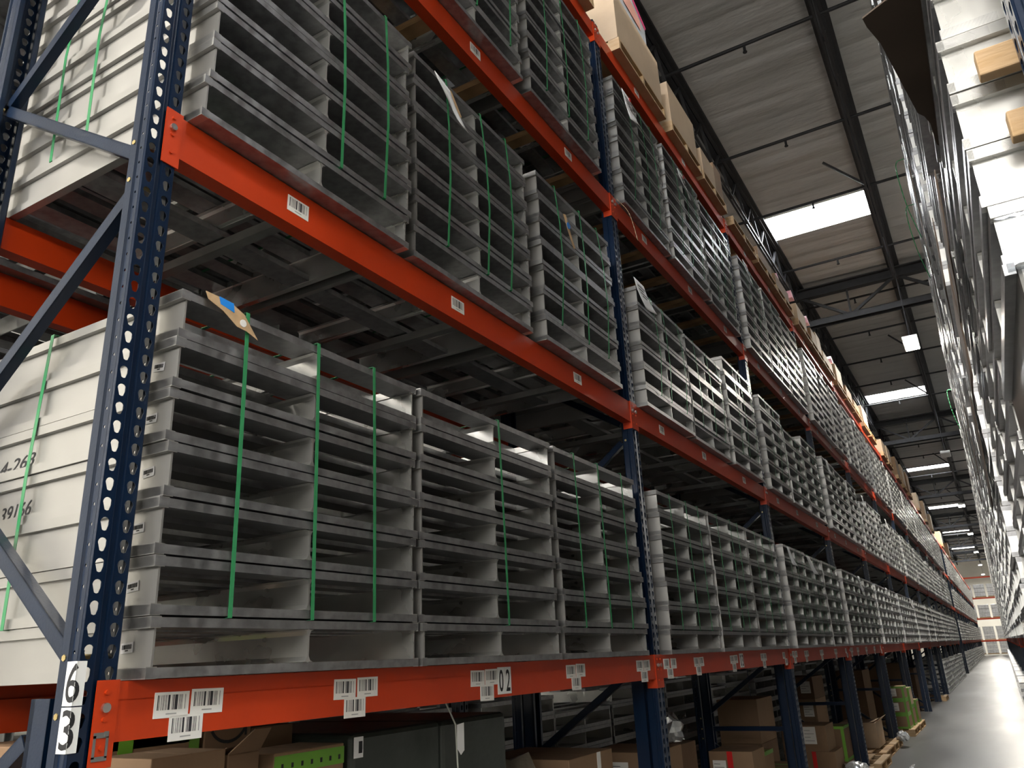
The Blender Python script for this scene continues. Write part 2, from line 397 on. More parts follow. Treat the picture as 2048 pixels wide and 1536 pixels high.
# ------------------------------------------------------------------ upright frames
def tear_ring():
    pts = []
    for i in range(7):
        a = PI*i/6; pts.append((.0125*math.cos(a), .004+.0125*math.sin(a)))
    pts += [(-.006, -.016), (0, -.018), (.006, -.016)]
    return pts
def circ_ring(r, n=8): return [(r*math.cos(2*PI*i/n), r*math.sin(2*PI*i/n)) for i in range(n)]
def hole_col(mb, fn, w, z0, z1, ring, pitch=.0508):
    """perforated strip of width w, fn(u, v) -> 3d, u across 0..w"""
    n = int((z1-z0)/pitch); k = len(ring)
    for c in range(n):
        zc = z0+pitch*(c+.5); b = len(mb.v)
        for (x, y) in ring: mb.v.append(fn(w/2+x, zc+y))
        for (x, y) in ring:
            a = math.atan2(y, x); cx, cy = math.cos(a), math.sin(a)
            s = min((w/2)/abs(cx) if abs(cx) > 1e-6 else 9, (pitch/2)/abs(cy) if abs(cy) > 1e-6 else 9)
            mb.v.append(fn(w/2+cx*s, zc+cy*s))
        cor = len(mb.v)
        for i in range(k):
            j = (i+1) % k; A, B = mb.v[b+k+i], mb.v[b+k+j]
            mb.face([b+i, b+j, b+k+j, b+k+i])
        for sx, sy in ((1, 1), (-1, 1), (-1, -1), (1, -1)):
            ca = math.atan2(sy*pitch/2, sx*w/2)
            best = None
            for i in range(k):
                j = (i+1) % k
                a1 = math.atan2(ring[i][1], ring[i][0]); a2 = math.atan2(ring[j][1], ring[j][0])
                d1 = (ca-a1) % (2*PI); d2 = (a2-a1) % (2*PI)
                if d1 < d2 < PI: best = (i, j)
            if best:
                mb.v.append(fn(w/2+sx*w/2, zc+sy*pitch/2)); q = len(mb.v)-1
                mb.face([b+k+best[0], b+k+best[1], q])
    zt = z0+pitch*n
    if z1-zt > 1e-4:
        b = len(mb.v); mb.v += [fn(0, zt), fn(w, zt), fn(w, z1), fn(0, z1)]; mb.face([b, b+1, b+2, b+3])
def strip(mb, p, q, z0, z1):
    b = len(mb.v); mb.v += [(p[0], p[1], z0), (q[0], q[1], z0), (q[0], q[1], z1), (p[0], p[1], z1)]; mb.face([b, b+1, b+2, b+3])
def post_mesh(z1, front=True):
    """open channel post: front face at x=0 looking +X, body to x=-.078, centred on y=0"""
    mb = MB(); H = .0525; tr = tear_ring(); cr = circ_ring(.0045)
    hole_col(mb, lambda u, v: (0, -H+.004+u, v), .038, 0, z1, tr)
    hole_col(mb, lambda u, v: (0, H-.004-.038+u, v), .038, 0, z1, tr)
    g = H-.042
    strip(mb, (0, -H+.042), (-.008, -g+.003), 0, z1); strip(mb, (-.008, -g+.003), (-.008, g-.003), 0, z1); strip(mb, (-.008, g-.003), (0, g), 0, z1)
    for s in (-1, 1):
        strip(mb, (0, s*(H-.004)), (-.004, s*H), 0, z1)
        strip(mb, (-.004, s*H), (-.014, s*H), 0, z1); strip(mb, (-.014, s*H), (-.018, s*(H-.006)), 0, z1)
        hole_col(mb, lambda u, v, s=s: (-.018-u, s*(H-.006), v), .018, 0, z1, cr)
        strip(mb, (-.036, s*(H-.006)), (-.040, s*H), 0, z1); strip(mb, (-.040, s*H), (-.070, s*H), 0, z1)
        strip(mb, (-.070, s*H), (-.078, s*(H-.006)), 0, z1); strip(mb, (-.078, s*(H-.006)), (-.078, s*(H-.022)), 0, z1)
    me = mb.data('post', BLUE)
    o = bpy.data.objects.new('tmp', me); COL.objects.link(o)
    so = o.modifiers.new('s', 'SOLIDIFY'); so.thickness = .0022; so.offset = 0
    dg = bpy.context.evaluated_depsgraph_get(); me2 = bpy.data.meshes.new_from_object(o.evaluated_get(dg)); me2.name = 'post'
    bpy.data.objects.remove(o); bpy.data.meshes.remove(me)
    return me2
HP = 6.62
POST = post_mesh(HP)
def simple_post_mb(z1):
    mb = MB(); mb.box(-.0025, 0, -.0525, .0525, 0, z1); mb.box(-.078, 0, -.0525, -.050, 0, z1); mb.box(-.078, 0, .050, .0525, 0, z1); return mb
rp = simple_post_mb(1.60); rp.box(-.078, -.06, -.0525, -.03, 0, 1.6); rp.box(-.078, -.06, .03, .0525, 0, 1.6); rp.box(-.006, .0, -.012, .012, 0, 1.6)
RPOST = rp.data('reinforcement_post', BLUE)
FD = 1.04       # frame depth
nodes = [(-.10, .16), (-FD+.06, .80), None, (-FD+.06, .99), (-.24, 1.50), None, (-.10, 1.69), (-FD+.06, 2.34), (-.10, 3.02), None, (-.10, 3.15), (-FD+.06, 3.70), (-.10, 4.32), None, (-.10, 4.44), (-FD+.06, 5.05), (-.10, 5.70), (-FD+.06, 6.35)]
segs = [(a, b) for a, b in zip(nodes[:-1], nodes[1:]) if a and b] + [((-.10, .89), (-FD+.06, .89)), ((-.10, .1), (-FD+.06, .1))]
BR = []
for a, b in segs:
    m1 = MB(); m1.cbar((a[0], 0, a[1]), (b[0], 0, b[1]), .034, .042, (0, 1, 0)); BR.append(m1.data('brace', BLUE))
fp = MB(); fp.box(-.12, .03, -.075, .09, 0, .008); fp.tube((-.09, -.06, .008), (-.09, -.06, .03), .009, 6); fp.tube((.015, .07, .008), (.015, .07, .03), .009, 6)
FPL = fp.data('foot_plate', BLUE)
bolt = MB(); bolt.tube((0, -.056, 0), (0, .056, 0), .008, 6); BOLT = bolt.data('bolt', mat('brass_bolt', (.7, .55, .25), .35, 1.))
def make_frame(label, loc, rotz=0, full=True, group=None):
    r = empty('rack_upright', label, 'rack upright', loc, rotz, group)
    for nm, me, x, rz in (('post', POST, 0, 0), ('post', POST, -FD, PI), ('reinforcement_post', RPOST, -.09, 0), ('reinforcement_post', RPOST, -FD+.09, PI)):
        obj(nm, me, r, (x, 0, 0), rz)
    for me in BR: obj('brace', me, r)
    obj('foot_plate', FPL, r); obj('foot_plate', FPL, r, (-FD, 0, 0), PI)
    for z in (3.02, 3.15, 1.69, 1.56): obj('bolt', BOLT, r, (-.055, 0, z))
    for z in (.80, .89, .99, 2.34, 3.70): obj('bolt', BOLT, r, (-FD+.055, 0, z))
    return r
far = MB(); far.add(simple_post_mb(HP)); p2 = simple_post_mb(HP); far.add(p2, (-FD, 0, 0), rot=True); far.box(-.17, -.09, -.05, .05, 0, 1.6); far.box(-FD+.09, -FD+.17, -.05, .05, 0, 1.6)
for a, b in segs: far.bar((a[0], 0, a[1]), (b[0], 0, b[1]), .034, .042)
FARF = far.data('rack_upright', BLUE)
fr0 = make_frame('blue perforated upright frame at the rack end, number plate on its post', (0, 0, 0), group='uprights of the long rack')
reg(fr0)
for k in range(1, 26):
    if k < 6:
        copy_tree(fr0, loc=(0, k*L, 0), label='blue upright frame of the long rack, %s joint after the numbered end post' % ORD[k-1])
    else:
        tag(obj('rack_upright', FARF, None, (0, k*L, 0)), 'blue upright frame far along the long rack, post number %d' % (k+1), 'rack upright', 'uprights of the long rack')
R2X = -1.46
for k in range(0, 9):
    lab = 'blue upright frame of the back-to-back rack behind, post number %d' % (k+1)
    if k < 5: copy_tree(fr0, loc=(R2X, k*L, 0), label=lab, group='uprights of the rack behind')
    else: tag(obj('rack_upright', FARF, None, (R2X, k*L, 0)), lab, 'rack upright', 'uprights of the rack behind')
RX, RY = 2.16, .47
for k in range(0, 26):
    lab = 'blue upright frame of the opposite rack beside the camera, post number %d' % (k+1)
    if k < 2: copy_tree(fr0, loc=(RX, RY+k*L, 0), rotz=PI, label=lab, group='uprights of the opposite rack')
    else: tag(obj('rack_upright', FARF, None, (RX, RY+k*L, 0), PI), lab, 'rack upright', 'uprights of the opposite rack')
# number plates on the first post (each a bent sign)
def bent(s, z): # s across the sign, folded round the post corner
    return (-.034+s, -.0556, z) if s < .034 else (.0030, -.0556+(s-.034), z)
for ch, zt in (('6', 1.681), ('3', 1.580)):
    zb = zt-.098
    r = empty('number_plate', '%s white number plate reading %s, wrapped round the end post' % ('upper' if ch == '6' else 'lower', ch), 'sign')
    m1 = MB()
    for i, (s0, s1) in enumerate(((0, .034), (.034, .058))):
        a, b, c, d = bent(s0+1e-6*i, zb), bent(s1-1e-6 if i == 0 else s1, zb), bent(s1-1e-6 if i == 0 else s1, zt), bent(s0+1e-6*i, zt)
        m1.prism([a, b, c, d], (0, -.0012, 0) if i == 0 else (.0012, 0, 0))
    m1.box(-.001, .0042, -.0568, -.0546, zb, zt)
    build(m1, 'plate', PLATEW, r)
    cu, cf = text_mb(ch, .040, .086, bold=.005)
    bm = bmesh.new(); vs = [bm.verts.new((x+.008, y, 0)) for x, y in cu]
    for q in cf:
        try: bm.faces.new([vs[i] for i in q])
        except ValueError: pass
    bmesh.ops.bisect_plane(bm, geom=bm.verts[:]+bm.edges[:]+bm.faces[:], plane_co=(.034, 0, 0), plane_no=(1, 0, 0))
    for v in bm.verts:
        s = v.co.x; z = zb+.007+v.co.y
        if s <= .0340001: v.co = (-.034+s+(.004 if s > .0339 else 0), -.0556-.0019, z)
        else: v.co = (.0049, -.0575+(s-.034), z)
    me = bpy.data.meshes.new('digit'); bm.to_mesh(me); bm.free(); me.materials.append(BLACK); obj('digit', me, r)

# ------------------------------------------------------------------ beams
def rail_mb(h):
    m = MB(); y0, y1 = .056, L-.056
    m.box(-.062, -.002, y0, y1, -h, -.042); m.box(-.032, -.002, y0, y1, -.045, 0)
    return m
def conn_mb(y, s, zt, zb):      # end connector: plate on the post face plus return flange
    m = MB()
    m.box(.0018, .006, y-s*.056, y-s*.002, zb, zt); m.box(-.060, .006, y-.0025, y+.0025, zb, zt)
    for z in (zt-.028, zt-.088, zt-.15):
        if z > zb+.01: m.tube((.005, y-s*.030, z), (.011, y-s*.030, z), .006, 8)
    return m
pin = MB(); pin.tube((.006, 0, 0), (.014, 0, 0), .011, 14); PIN = pin.data('lock_pin', ZINC)
clip = MB()
clip.box(.006, .0085, -.019, .019, -.006, .006)
for sy in (-.016, .016): clip.box(.006, .0085, sy-.003, sy+.003, -.05, 0)
clip.box(.006, .0085, -.019, .019, -.056, -.046); clip.box(.0085, .012, .006, .016, -.004, .008)
CLIP = clip.data('safety_clip', STEELG)
st = MB(); st.box(0, .0012, -.052, .052, -.031, .031); STK = st.data('barcode_label', WHITE)
st = MB(); st.box(.0012, .0018, -.045, .045, -.012, .024); STB = st.data('barcode', BARC)
st = MB(); st.box(.0012, .0018, -.016, .016, -.023, -.020); STT = st.data('barcode_text', mat('grey_print', (.35, .35, .34), .6))
HB = [.137, .15, .148, .14]
RAILM, CONNM = {}, {}
for l in range(4):
    RAILM[l] = rail_mb(ZT[l]-ZB[l]).data('beam_rail', ORANGE)
    zb = -.19
    CONNM[l] = (conn_mb(.056, 1, .004, zb).data('connector', ORANGE), conn_mb(L-.056, -1, .004, zb).data('connector', ORANGE))
fb = rail_mb(.145); fb.add(conn_mb(.056, 1, .004, -.19)); fb.add(conn_mb(L-.056, -1, .004, -.19)); FARB = fb.data('rack_beam', ORANGE)
def sticker(r, y, z):
    s = obj('barcode_label', STK, r, (-.0015, y, z)); s.rotation_euler = (random.uniform(-.02, .02), 0, 0)
    obj('barcode', STB, s); obj('barcode_text', STT, s)
L1S = [(.216, 1.569), (.327, 1.572), (.265, 1.512), (.872, 1.574), (.984, 1.576), (.922, 1.516), (1.668, 1.576), (1.777, 1.578), (1.737, 1.518), (2.52, 1.575), (2.63, 1.578), (2.573, 1.518), (3.43, 1.577), (3.54, 1.577), (3.49, 1.517)]
L1S2 = [(.152, 1.577), (.284, 1.577), (.208, 1.519), (.753, 1.574), (.866, 1.575), (.788, 1.517), (1.64, 1.572), (1.75, 1.574), (1.684, 1.512), (2.60, 1.573), (2.70, 1.573), (2.649, 1.512), (3.45, 1.572), (3.52, 1.512)]
def beam(label, loc, lvl, rotz=0, labels=(), num=None, group=None, cl=False):
    r = empty('rack_beam', label, 'rack beam', loc, rotz, group)
    obj('beam_rail', RAILM[lvl], r)
    for i in (0, 1):
        c = obj('connector', CONNM[lvl][i], r)
        o = obj('lock_pin', PIN, c, (0, .026 if i == 0 else L-.026, -.058)); tag(o, 'round silver lock pin')
    if cl: tag(obj('safety_clip', CLIP, r, (0, .024, -.118)), 'grey wire safety clip')
    for (y, z) in labels: sticker(r, y, z)
    if num:
        pl = MB()
        y0, z0, w, h = num[1], num[2], .056, .108
        for i in (0, 1): pl.box(-.002, 0, y0+i*w+.0006, y0+(i+1)*w-.0006, z0-h, z0)
        p = build(pl, 'number_plate', PLATEW, r); tag(p, 'white plates reading %s' % num[0])
        for i, ch in enumerate(num[0]):
            text_obj('digit', ch, .034, .088, lambda x, y, i=i: (.0008, y0+i*w+.011+x, z0-h+.010+y), BLACK, p, bold=.012)
    return r
pos_words = ['first', 'second', 'third', 'fourth']
for b in range(0, 25):
    if b == 12: pass
    for l in range(4):
        if b == 12 and l == 0: continue
        lab = 'orange front beam, %s, %s bay of the long rack' % (LEV[l], (ORD[b] if b < 12 else 'number %d' % (b+1)))
        if b < 4:
            labs = []; num = None
            if l == 0:
                src = L1S if b == 0 else L1S2; labs = [(y, z-ZT[0]) for y, z in src]
                if b == 0: num = ('02', 1.822, -.018)
                if b == 1: num = ('03', 1.86, -.018)
            elif l == 3: labs = [(y, -.055) for y in (.9, 2.2)]
            else: labs = [(y, -.066) for y in (.56, 1.585, 2.86)] if l == 1 else [(y, -.064) for y in (.65, 1.82, 2.98)]
            beam(lab, (0, b*L, ZT[l]), l, 0, labs, num, 'front beams of the long rack', cl=(l == 0 and b == 0))
        else:
            tag(obj('rack_beam', FARB, None, (0, b*L, ZT[l])), lab, 'rack beam', 'front beams of the long rack')
        if b < 6:
            tag(obj('rack_beam', FARB, None, (-FD, (b+1)*L, ZT[l]), PI), 'orange rear beam, %s, %s bay of the long rack' % (LEV[l], ORD[b]), 'rack beam', 'rear beams of the long rack')
        if b < 8:
            tag(obj('rack_beam', FARB, None, (R2X, b*L, ZT[l])), 'orange beam of the rack behind, %s, bay number %d' % (LEV[l], b+1), 'rack beam', 'beams of the rack behind')
        lr = 'orange beam of the opposite rack, %s, bay number %d' % (LEV[l], b+1)
        if l < 3: tag(obj('rack_beam', FARB, None, (RX, RY+(b+1)*L, ZR[l]), PI), lr, 'rack beam', 'beams of the opposite rack')

# ------------------------------------------------------------------ aluminium pallets
PD, PW, PH = 1.20, 1.10, .151
def pallet_parts():
    out = []
    B = .029; r = .02
    def rail(y, s):                       # outer side rail: recessed web with a lip top and bottom
        m = MB(); yw = y+s*.016
        m.box(-PD+.004, -.006, yw, yw+s*.006, B-.004, PH-B+.004)
        m.box(-PD, -.0005, y, y+s*.030, .001, .0295); m.box(-PD, -.0005, y, y+s*.030, PH-.0295, PH-.0005)
        return m
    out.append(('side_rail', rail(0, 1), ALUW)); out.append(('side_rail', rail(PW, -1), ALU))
    m = MB(); yc = .553                     # centre stringer, flared into the decks
    m.box(-PD+.004, -.004, yc-.0035, yc+.0035, B-.002, PH-B+.002)
    for zc, s in ((B, 1), (PH-B, -1)):
        for t in (-1, 1):
            m.prism([(-.004, yc+t*.0035, zc), (-.004, yc+t*.022, zc), (-.004, yc+t*.010, zc+s*.004), (-.004, yc+t*.0035, zc+s*.016)], (-PD+.01, 0, 0))
    out.append(('centre_stringer', m, ALU))
    # inner web on the far side rail is the bright one seen through the mouth
    m = MB()
    for x0, w in ((0, .11), (-.19, .09), (-.36, .09), (-.545, .11), (-.74, .09), (-.91, .09), (-1.09, .11)):
        m.box(x0, x0-w, .030 if x0 else .0, PW-(.030 if x0 else 0), PH-.0275, PH-.0030)
    out.append(('top_deck', m, ALUS))
    m = MB()
    for x0, w in ((0, .12), (-.54, .12), (-1.08, .12)):
        m.box(x0, x0-w, .030 if x0 else .0, PW-(.030 if x0 else 0), .0030, .0275)
    out.append(('bottom_deck', m, ALUS))
    return out
PP = pallet_parts()
PPD = [(n, m.data(n, mt)) for n, m, mt in PP]
low = MB()
for x0, w in ((0, .12), (-.27, .12), (-.54, .12), (-.81, .12), (-1.08, .12)): low.box(x0, x0-w, 0, PW, PH-.029, PH-.0015, 1)
for x0, w in ((0, .12), (-1.08, .12)): low.box(x0, x0-w, 0, PW, .0015, .029, 1)
for y in (.002, .550, PW-.009): low.box(-PD+.004, -.003, y, y+.007, .027, PH-.027, 0)
LOWP = low
flat = MB()      # very far: closed slab mouths
flat.box(-PD, 0, 0, PW, PH-.029, PH-.0015, 1); flat.box(-.12, 0, 0, PW, .0015, .029, 1)
for y in (.002, .550, PW-.009): flat.box(-PD+.004, -.003, y, y+.007, .027, PH-.027, 0)
proto = empty('aluminium_pallet', 'x', 'pallet', (0, -60, 0))
for n, me in PPD: obj(n, me, proto)
reg(proto)
used_proto = [False]
count = [0]
GRP = 'aluminium pallets stacked in the racks'
def put_pallet(x, y, z, rotz, label, zs=1., ysc=1.):
    if not used_proto[0]:
        used_proto[0] = True; c = proto; c.location = (x, y, z); c.rotation_euler = (0, 0, rotz); c['label'] = label
    else: c = copy_tree(proto, loc=(x, y, z), rotz=rotz, label=label)
    c.scale = (1, ysc, zs); c['group'] = GRP; count[0] += 1
massL, massR, mass2 = MB(), MB(), MB()
YO = [.080, 1.19, 2.345]
stacks = []        # (x, y, z0, n, zs, bay, slot, level)
jit = random.Random(11)
for b in range(0, 25):
    if b == 12: continue
    for l in range(3):
        for s in range(3):
            n = [7, 7, 8][l]; zs = [1., 1.03, 1.][l]; ysc = [1., .955, .955][l]
            if b > 0: n += jit.choice([0, 0, 0, -1]) if l == 1 else 0
            y0 = b*L+YO[s]+(.0 if b == 0 else .04)+jit.uniform(-.006, .006); x0 = .058+jit.uniform(-.008, .012)
            z0 = ZT[l]+.0005
            if l == 2: z0 = ZT[l]+.001
            stacks.append((x0, y0, z0, n, zs, b, s, l))
            for k in range(n):
                dy = jit.uniform(-.008, .008); dx = jit.uniform(-.005, .005)
                z = z0+k*PH*zs
                p = (x0+dx, y0+dy, z)
                vis = any(in_frame((p[0], p[1]+a, z+c)) for a in (0, PW*.5, PW) for c in (0, PH)) or (b == 0 and s == 0 and any(in_frame((p[0]-a, p[1], z+c)) for a in (.3, .6, .9, 1.2) for c in (0, PH)))
                if b < 4 and vis:
                    put_pallet(*p, 0, 'aluminium pallet, %s from the bottom, %s stack, %s, %s bay, long rack' % (ORD[k], ORD[s], LEV[l], ORD[b]), zs, ysc)
                elif b < 10: massL.add(LOWP, p, (1, ysc, zs))
                else: massL.add(flat, p, (1, ysc, zs))
# aluminium stacks standing on the floor further down
for b in range(8, 25):
    if b == 12: continue
    for s in range(3):
        for k in range(7): massL.add(flat, (.02, b*L+YO[s]+.05, .002+k*PH))
RPX = 2.04
for b in range(0, 25):
    for l in range(3):
        for s in range(3):
            n = (12, 12, 11)[l]
            y0 = RY+b*L+YO[s]+.08+PW+jit.uniform(-.004, .004); x0 = RPX+jit.uniform(-.014, .014)
            z0 = ZR[l]+.001
            for k in range(n):
                z = z0+k*PH; p = (x0+jit.uniform(-.008, .008), y0+jit.uniform(-.006, .006), z)
                if b == 0 and s == 0 and l == 0 and k < 5: continue     # a plain dark block stands here
                vis = any(in_frame((p[0]+q, p[1]-a, z+c)) for a in (0, PW*.5, PW) for c in (0, PH) for q in (0, .3))
                if b == 0 and vis and l < 3 and count[0] < 300:
                    put_pallet(*p, PI, 'aluminium pallet, %s from the bottom, %s stack, %s, near bay, opposite rack' % (ORD[k], ORD[s], LEV[l]))
                elif b < 6: massR.add(LOWP, p, rot=True)
                else: massR.add(flat, p, rot=True)
for b in range(5, 25):
    for s in range(3):
        for k in range(5): massR.add(flat, (RPX-.06, RY+b*L+YO[s]+.08+PW, .002+k*PH), rot=True)
for b in range(0, 9):
    for l in range(3):
        for s in range(3):
            for k in range(7): mass2.add(LOWP, (R2X+.06, b*L+YO[s]+.05, ZT[l]+.002+k*PH)); mass2.add(flat, (-4.6, b*L+YO[s]+.05, ZT[l]+.002+k*PH))  # backmost row is added to hide the bright wall and darken the gaps
def stuff(mb, name, label):
    o = build(mb, name, [ALUF, ALUS]); tag(o, label, 'pallets', kind='stuff')
stuff(massL, 'aluminium_pallet_stacks', 'countless aluminium pallet stacks receding down the long rack')
stuff(massR, 'aluminium_pallet_stacks', 'countless aluminium pallet stacks filling the opposite rack')
stuff(mass2, 'aluminium_pallet_stacks', 'aluminium pallet stacks in the rack behind the long rack, plus added backing row')
# floor level aluminium stacks in the back-to-back rack (dark, behind the boxes), plus an added row hiding the bright wall
m2 = MB()
for b in range(0, 8):
    for s in range(3):
        for k in range(9): m2.add(flat, (-4.6, b*L+YO[s]+.05, .002+k*PH))
        for k in range(9 if s != 1 else 8): m2.add(LOWP, (R2X+.06, b*L+YO[s]+.05+(0 if s == 0 else 0), .002+k*PH))
stuff(m2, 'aluminium_pallet_stacks', 'shadowed aluminium pallet stacks on the floor of the rack behind, plus added backing row')

# crossbars under the pallets -------------------------------------
def crossbar(me, m, y, z, label, grp):
    tag(obj(m, me, None, (0, y, z)), label, 'support bar', grp)
cw = MB(); cw.box(-1.0, -.036, -.045, .045, -.042, 0); CW = cw.data('wooden_crossbar', WOOD)
cs = MB(); cs.box(-1.0, -.036, -.022, .022, -.04, -.001); CS = cs.data('steel_crossbar', STEELG)
for b in range(0, 5):
    for i in range(6):
        y = b*L+.36+i*.585
        crossbar(CW, 'wooden_crossbar', y, ZT[2]-.001, 'brown wooden support bar, %s under the third level, %s bay' % (ORD[i], ORD[b]), 'wooden support bars')
        crossbar(CW, 'wooden_crossbar', y, ZT[3]-.001, 'brown wooden support bar, %s under the top level, %s bay' % (ORD[i], ORD[b]), 'wooden support bars')
    for i in range(3):
        y = b*L+.65+i*1.2
        crossbar(CS, 'steel_crossbar', y, ZT[1]-.001, 'grey steel support bar, %s under the second level, %s bay' % (ORD[i], ORD[b]), 'steel support bars')

# ------------------------------------------------------------------ green straps
def strap_loop(pts, w, nrm, closed=True, t=.0012):
    """flat band along pts, width along nrm axis"""
    m = MB(); nv = Vector(nrm)*w/2; n = len(pts)
    P = [Vector(p) for p in pts]
    for i in range(n if closed else n-1):
        a, b = P[i], P[(i+1) % n]; d = (b-a)
        if d.length < 1e-5: continue
        d.normalize(); u = d.cross(Vector(nrm)).normalized()*t/2
        m.obox((a+b)/2, (nv, u, (b-a)/2), None)
    return m
sc_ = {(0, 0, 0): [.31, .62, .91], (0, 0, 1): [1.78], (0, 0, 2): [2.57, 2.88, 3.22]}
srn = random.Random(5)
for (x0, y0, z0, n, zs, b, s, l) in stacks:
    if b > 3: continue
    if l == 0 and b == 0: ysn = sc_[(b, l, s)]
    elif b < 3: ysn = [y0+.24+srn.uniform(-.04, .04), y0+.55+srn.uniform(-.04, .04), y0+.85+srn.uniform(-.04, .04)]
    else: ysn = [y0+.3, y0+.8]
    if b == 3 and l == 2: continue
    kk = 1
    zb = z0+kk*PH*zs-.0015; zt = z0+n*PH*zs+.0015
    xf = x0+.0085; xr = x0-PD-.008
    if l > 0 and b == 0 and s == 0: ysn = ysn[1:]
    for i, y in enumerate(ysn):
        if not (in_frame((xf, y, zb), 60) or in_frame((xf, y, zt), 60)): continue
        dr = srn.uniform(-.015, .03)
        bow = .012+srn.uniform(0, .02) if l > 0 else .002
        pts = [(xf, y, zt), (xf+bow*.8, y+dr*.3, zt-(zt-zb)*.3), (xf+bow, y+dr*.6, zt-(zt-zb)*.62), (xf, y+dr, zb), (xf-.05, y+dr, zb-.0015), (xr, y+dr, zb-.0015), (xr, y, zt)]
        m = strap_loop(pts, .0145 if b == 0 else .011, (0, 1, 0))
        o = build(m, 'plastic_strap', STRAP)
        tag(o, 'green plastic strap, %s across the front of %s stack, %s, %s bay' % (ORD[i], ORD[s], LEV[l], ORD[b]), 'strap', 'green straps round the pallet stacks')
    if s == 0 and b == 0:
        for i, x in enumerate((x0-.63, x0-.84) if l else (x0-.64,)):
            yf = y0-.0105; yr = y0+PW+.01
            pts = [(x+.02, yf, zt), (x, yf-(.01 if l else .002), (zt+zb)/2), (x, yf, zb), (x, yr, zb-.004), (x, yr, zt+.003), (x+.02, yf, zt+.003)]
            o = build(strap_loop(pts, .017, (1, 0, 0), True), 'plastic_strap', STRAP)
            tag(o, 'green plastic strap, %s down the end side of the corner stack, %s' % (ORD[i], LEV[l]), 'strap', 'green straps round the pallet stacks')
# writing and stickers on the end of the corner stacks: pieces of the pallets they are on
def side_pallet(l, k):
    for o in COL.objects:
        if o.get('label', '').startswith('aluminium pallet, %s from the bottom, first stack, %s, first bay' % (ORD[k], LEV[l])): return o
def side_text(o, txt, x, z, w, h, sl, name='marker_writing'):
    if o is None: return
    lz = (z-o.location.z)/o.scale.z
    text_obj(name, txt, w, h, lambda a, c: (x-o.location.x+a, .0145, lz+c+sl*a), BLACK, o, shear=.2)
BR0 = [side_pallet(0, k) for k in range(7)]
side_text(BR0[4], '4-263', -.775, 2.262, .19, .042, .06)
side_text(BR0[3], '39166', -.745, 2.110, .165, .046, .06)
o13 = side_pallet(1, 5)
side_text(o13, '12391', -.77, 4.098, .27, .036, -.12)
ss = MB(); ss.box(-.024, .024, -.0008, 0, -.013, .013); SSM = ss.data('pallet_sticker', mat('silver_sticker', (.62, .62, .64), .35, .3))
sb = MB()
rr = random.Random(2)
x = -.019
while x < .018:
    w = rr.choice([.0008, .0014, .002]); sb.box(x, x+w, -.0012, -.0008, -.003, .008); x += w+rr.choice([.0008, .0014])
sb.box(-.006, .006, -.0012, -.0008, -.008, -.005)
SBM = sb.data('barcode', BLACK)
for k in range(6):
    o = BR0[k]
    if o is None: continue
    s_ = obj('pallet_sticker', SSM, o, (-.105+.004*k, .0145, .078)); tag(s_, 'small silver barcode sticker')
    s_.rotation_euler = (0, rr.uniform(-.1, .1), 0); obj('barcode', SBM, s_)

# ------------------------------------------------------------------ papers and tags on the stacks
def sheet(name, corners, mt, label, cat, curl=.02, grp=None, nx=5, nz=8, parent=None, t=.0012):
    """hanging sheet: corners TL, TR, BR, BL; bows away from the stack along +X"""
    TL, TR_, BR_, BL = [Vector(c) for c in corners]; m = MB(); ph = random.uniform(0, 6)
    for side in (0, 1):
        for j in range(nz+1):
            for i in range(nx+1):
                u, v = i/nx, j/nz
                p = (TL*(1-u)+TR_*u)*(1-v)+(BL*(1-u)+BR_*u)*v
                p = p+Vector((curl*v*v*(1+.5*math.sin(ph+4*u)), 0, 0))+Vector((t*side, 0, 0)); m.v.append(tuple(p))
    n = (nx+1)*(nz+1)
    for j in range(nz):
        for i in range(nx):
            a = j*(nx+1)+i; m.face([a, a+1, a+nx+2, a+nx+1]); m.face([n+a, n+a+nx+1, n+a+nx+2, n+a+1])
    for j in range(nz):
        a = j*(nx+1); m.face([a, a+nx+1, n+a+nx+1, n+a]); a += nx; m.face([a, n+a, n+a+nx+1, a+nx+1])
    for i in range(nx):
        a = i; m.face([a, n+a, n+a+1, a+1]); a = nz*(nx+1)+i; m.face([a, a+1, n+a+1, n+a])
    o = build(m, name, mt, parent, smooth=True)
    if label: tag(o, label, cat, grp)
    return o
# kraft tape with blue tape on the corner stack
r = empty('kraft_tag', 'torn kraft paper tag with blue tape on top edge of corner stack', 'tag')
zt0 = ZT[0]+.0005+7*PH-.012
m = MB(); m.prism([(.070, .148, zt0+.026), (.074, .235, zt0+.022), (.076, .290, zt0-.002), (.080, .345, zt0-.070), (.080, .300, zt0-.055), (.080, .262, zt0-.052), (.077, .21, zt0-.018), (.073, .158, zt0+.002)], (.0016, 0, 0)); build(m, 'paper', KRAFT, r)
m = MB(); m.prism([(.0730, .195, zt0+.024), (.0765, .245, zt0+.018), (.0765, .250, zt0-.010), (.0735, .20, zt0+.001)], (.0035, 0, 0)); build(m, 'blue_tape', TAPEB, r)
m = MB(); m.tube((.0815, .283, zt0-.034), (.0835, .283, zt0-.034), .012, 16); tag(build(m, 'dot_sticker', WHITE, r), 'round white sticker')
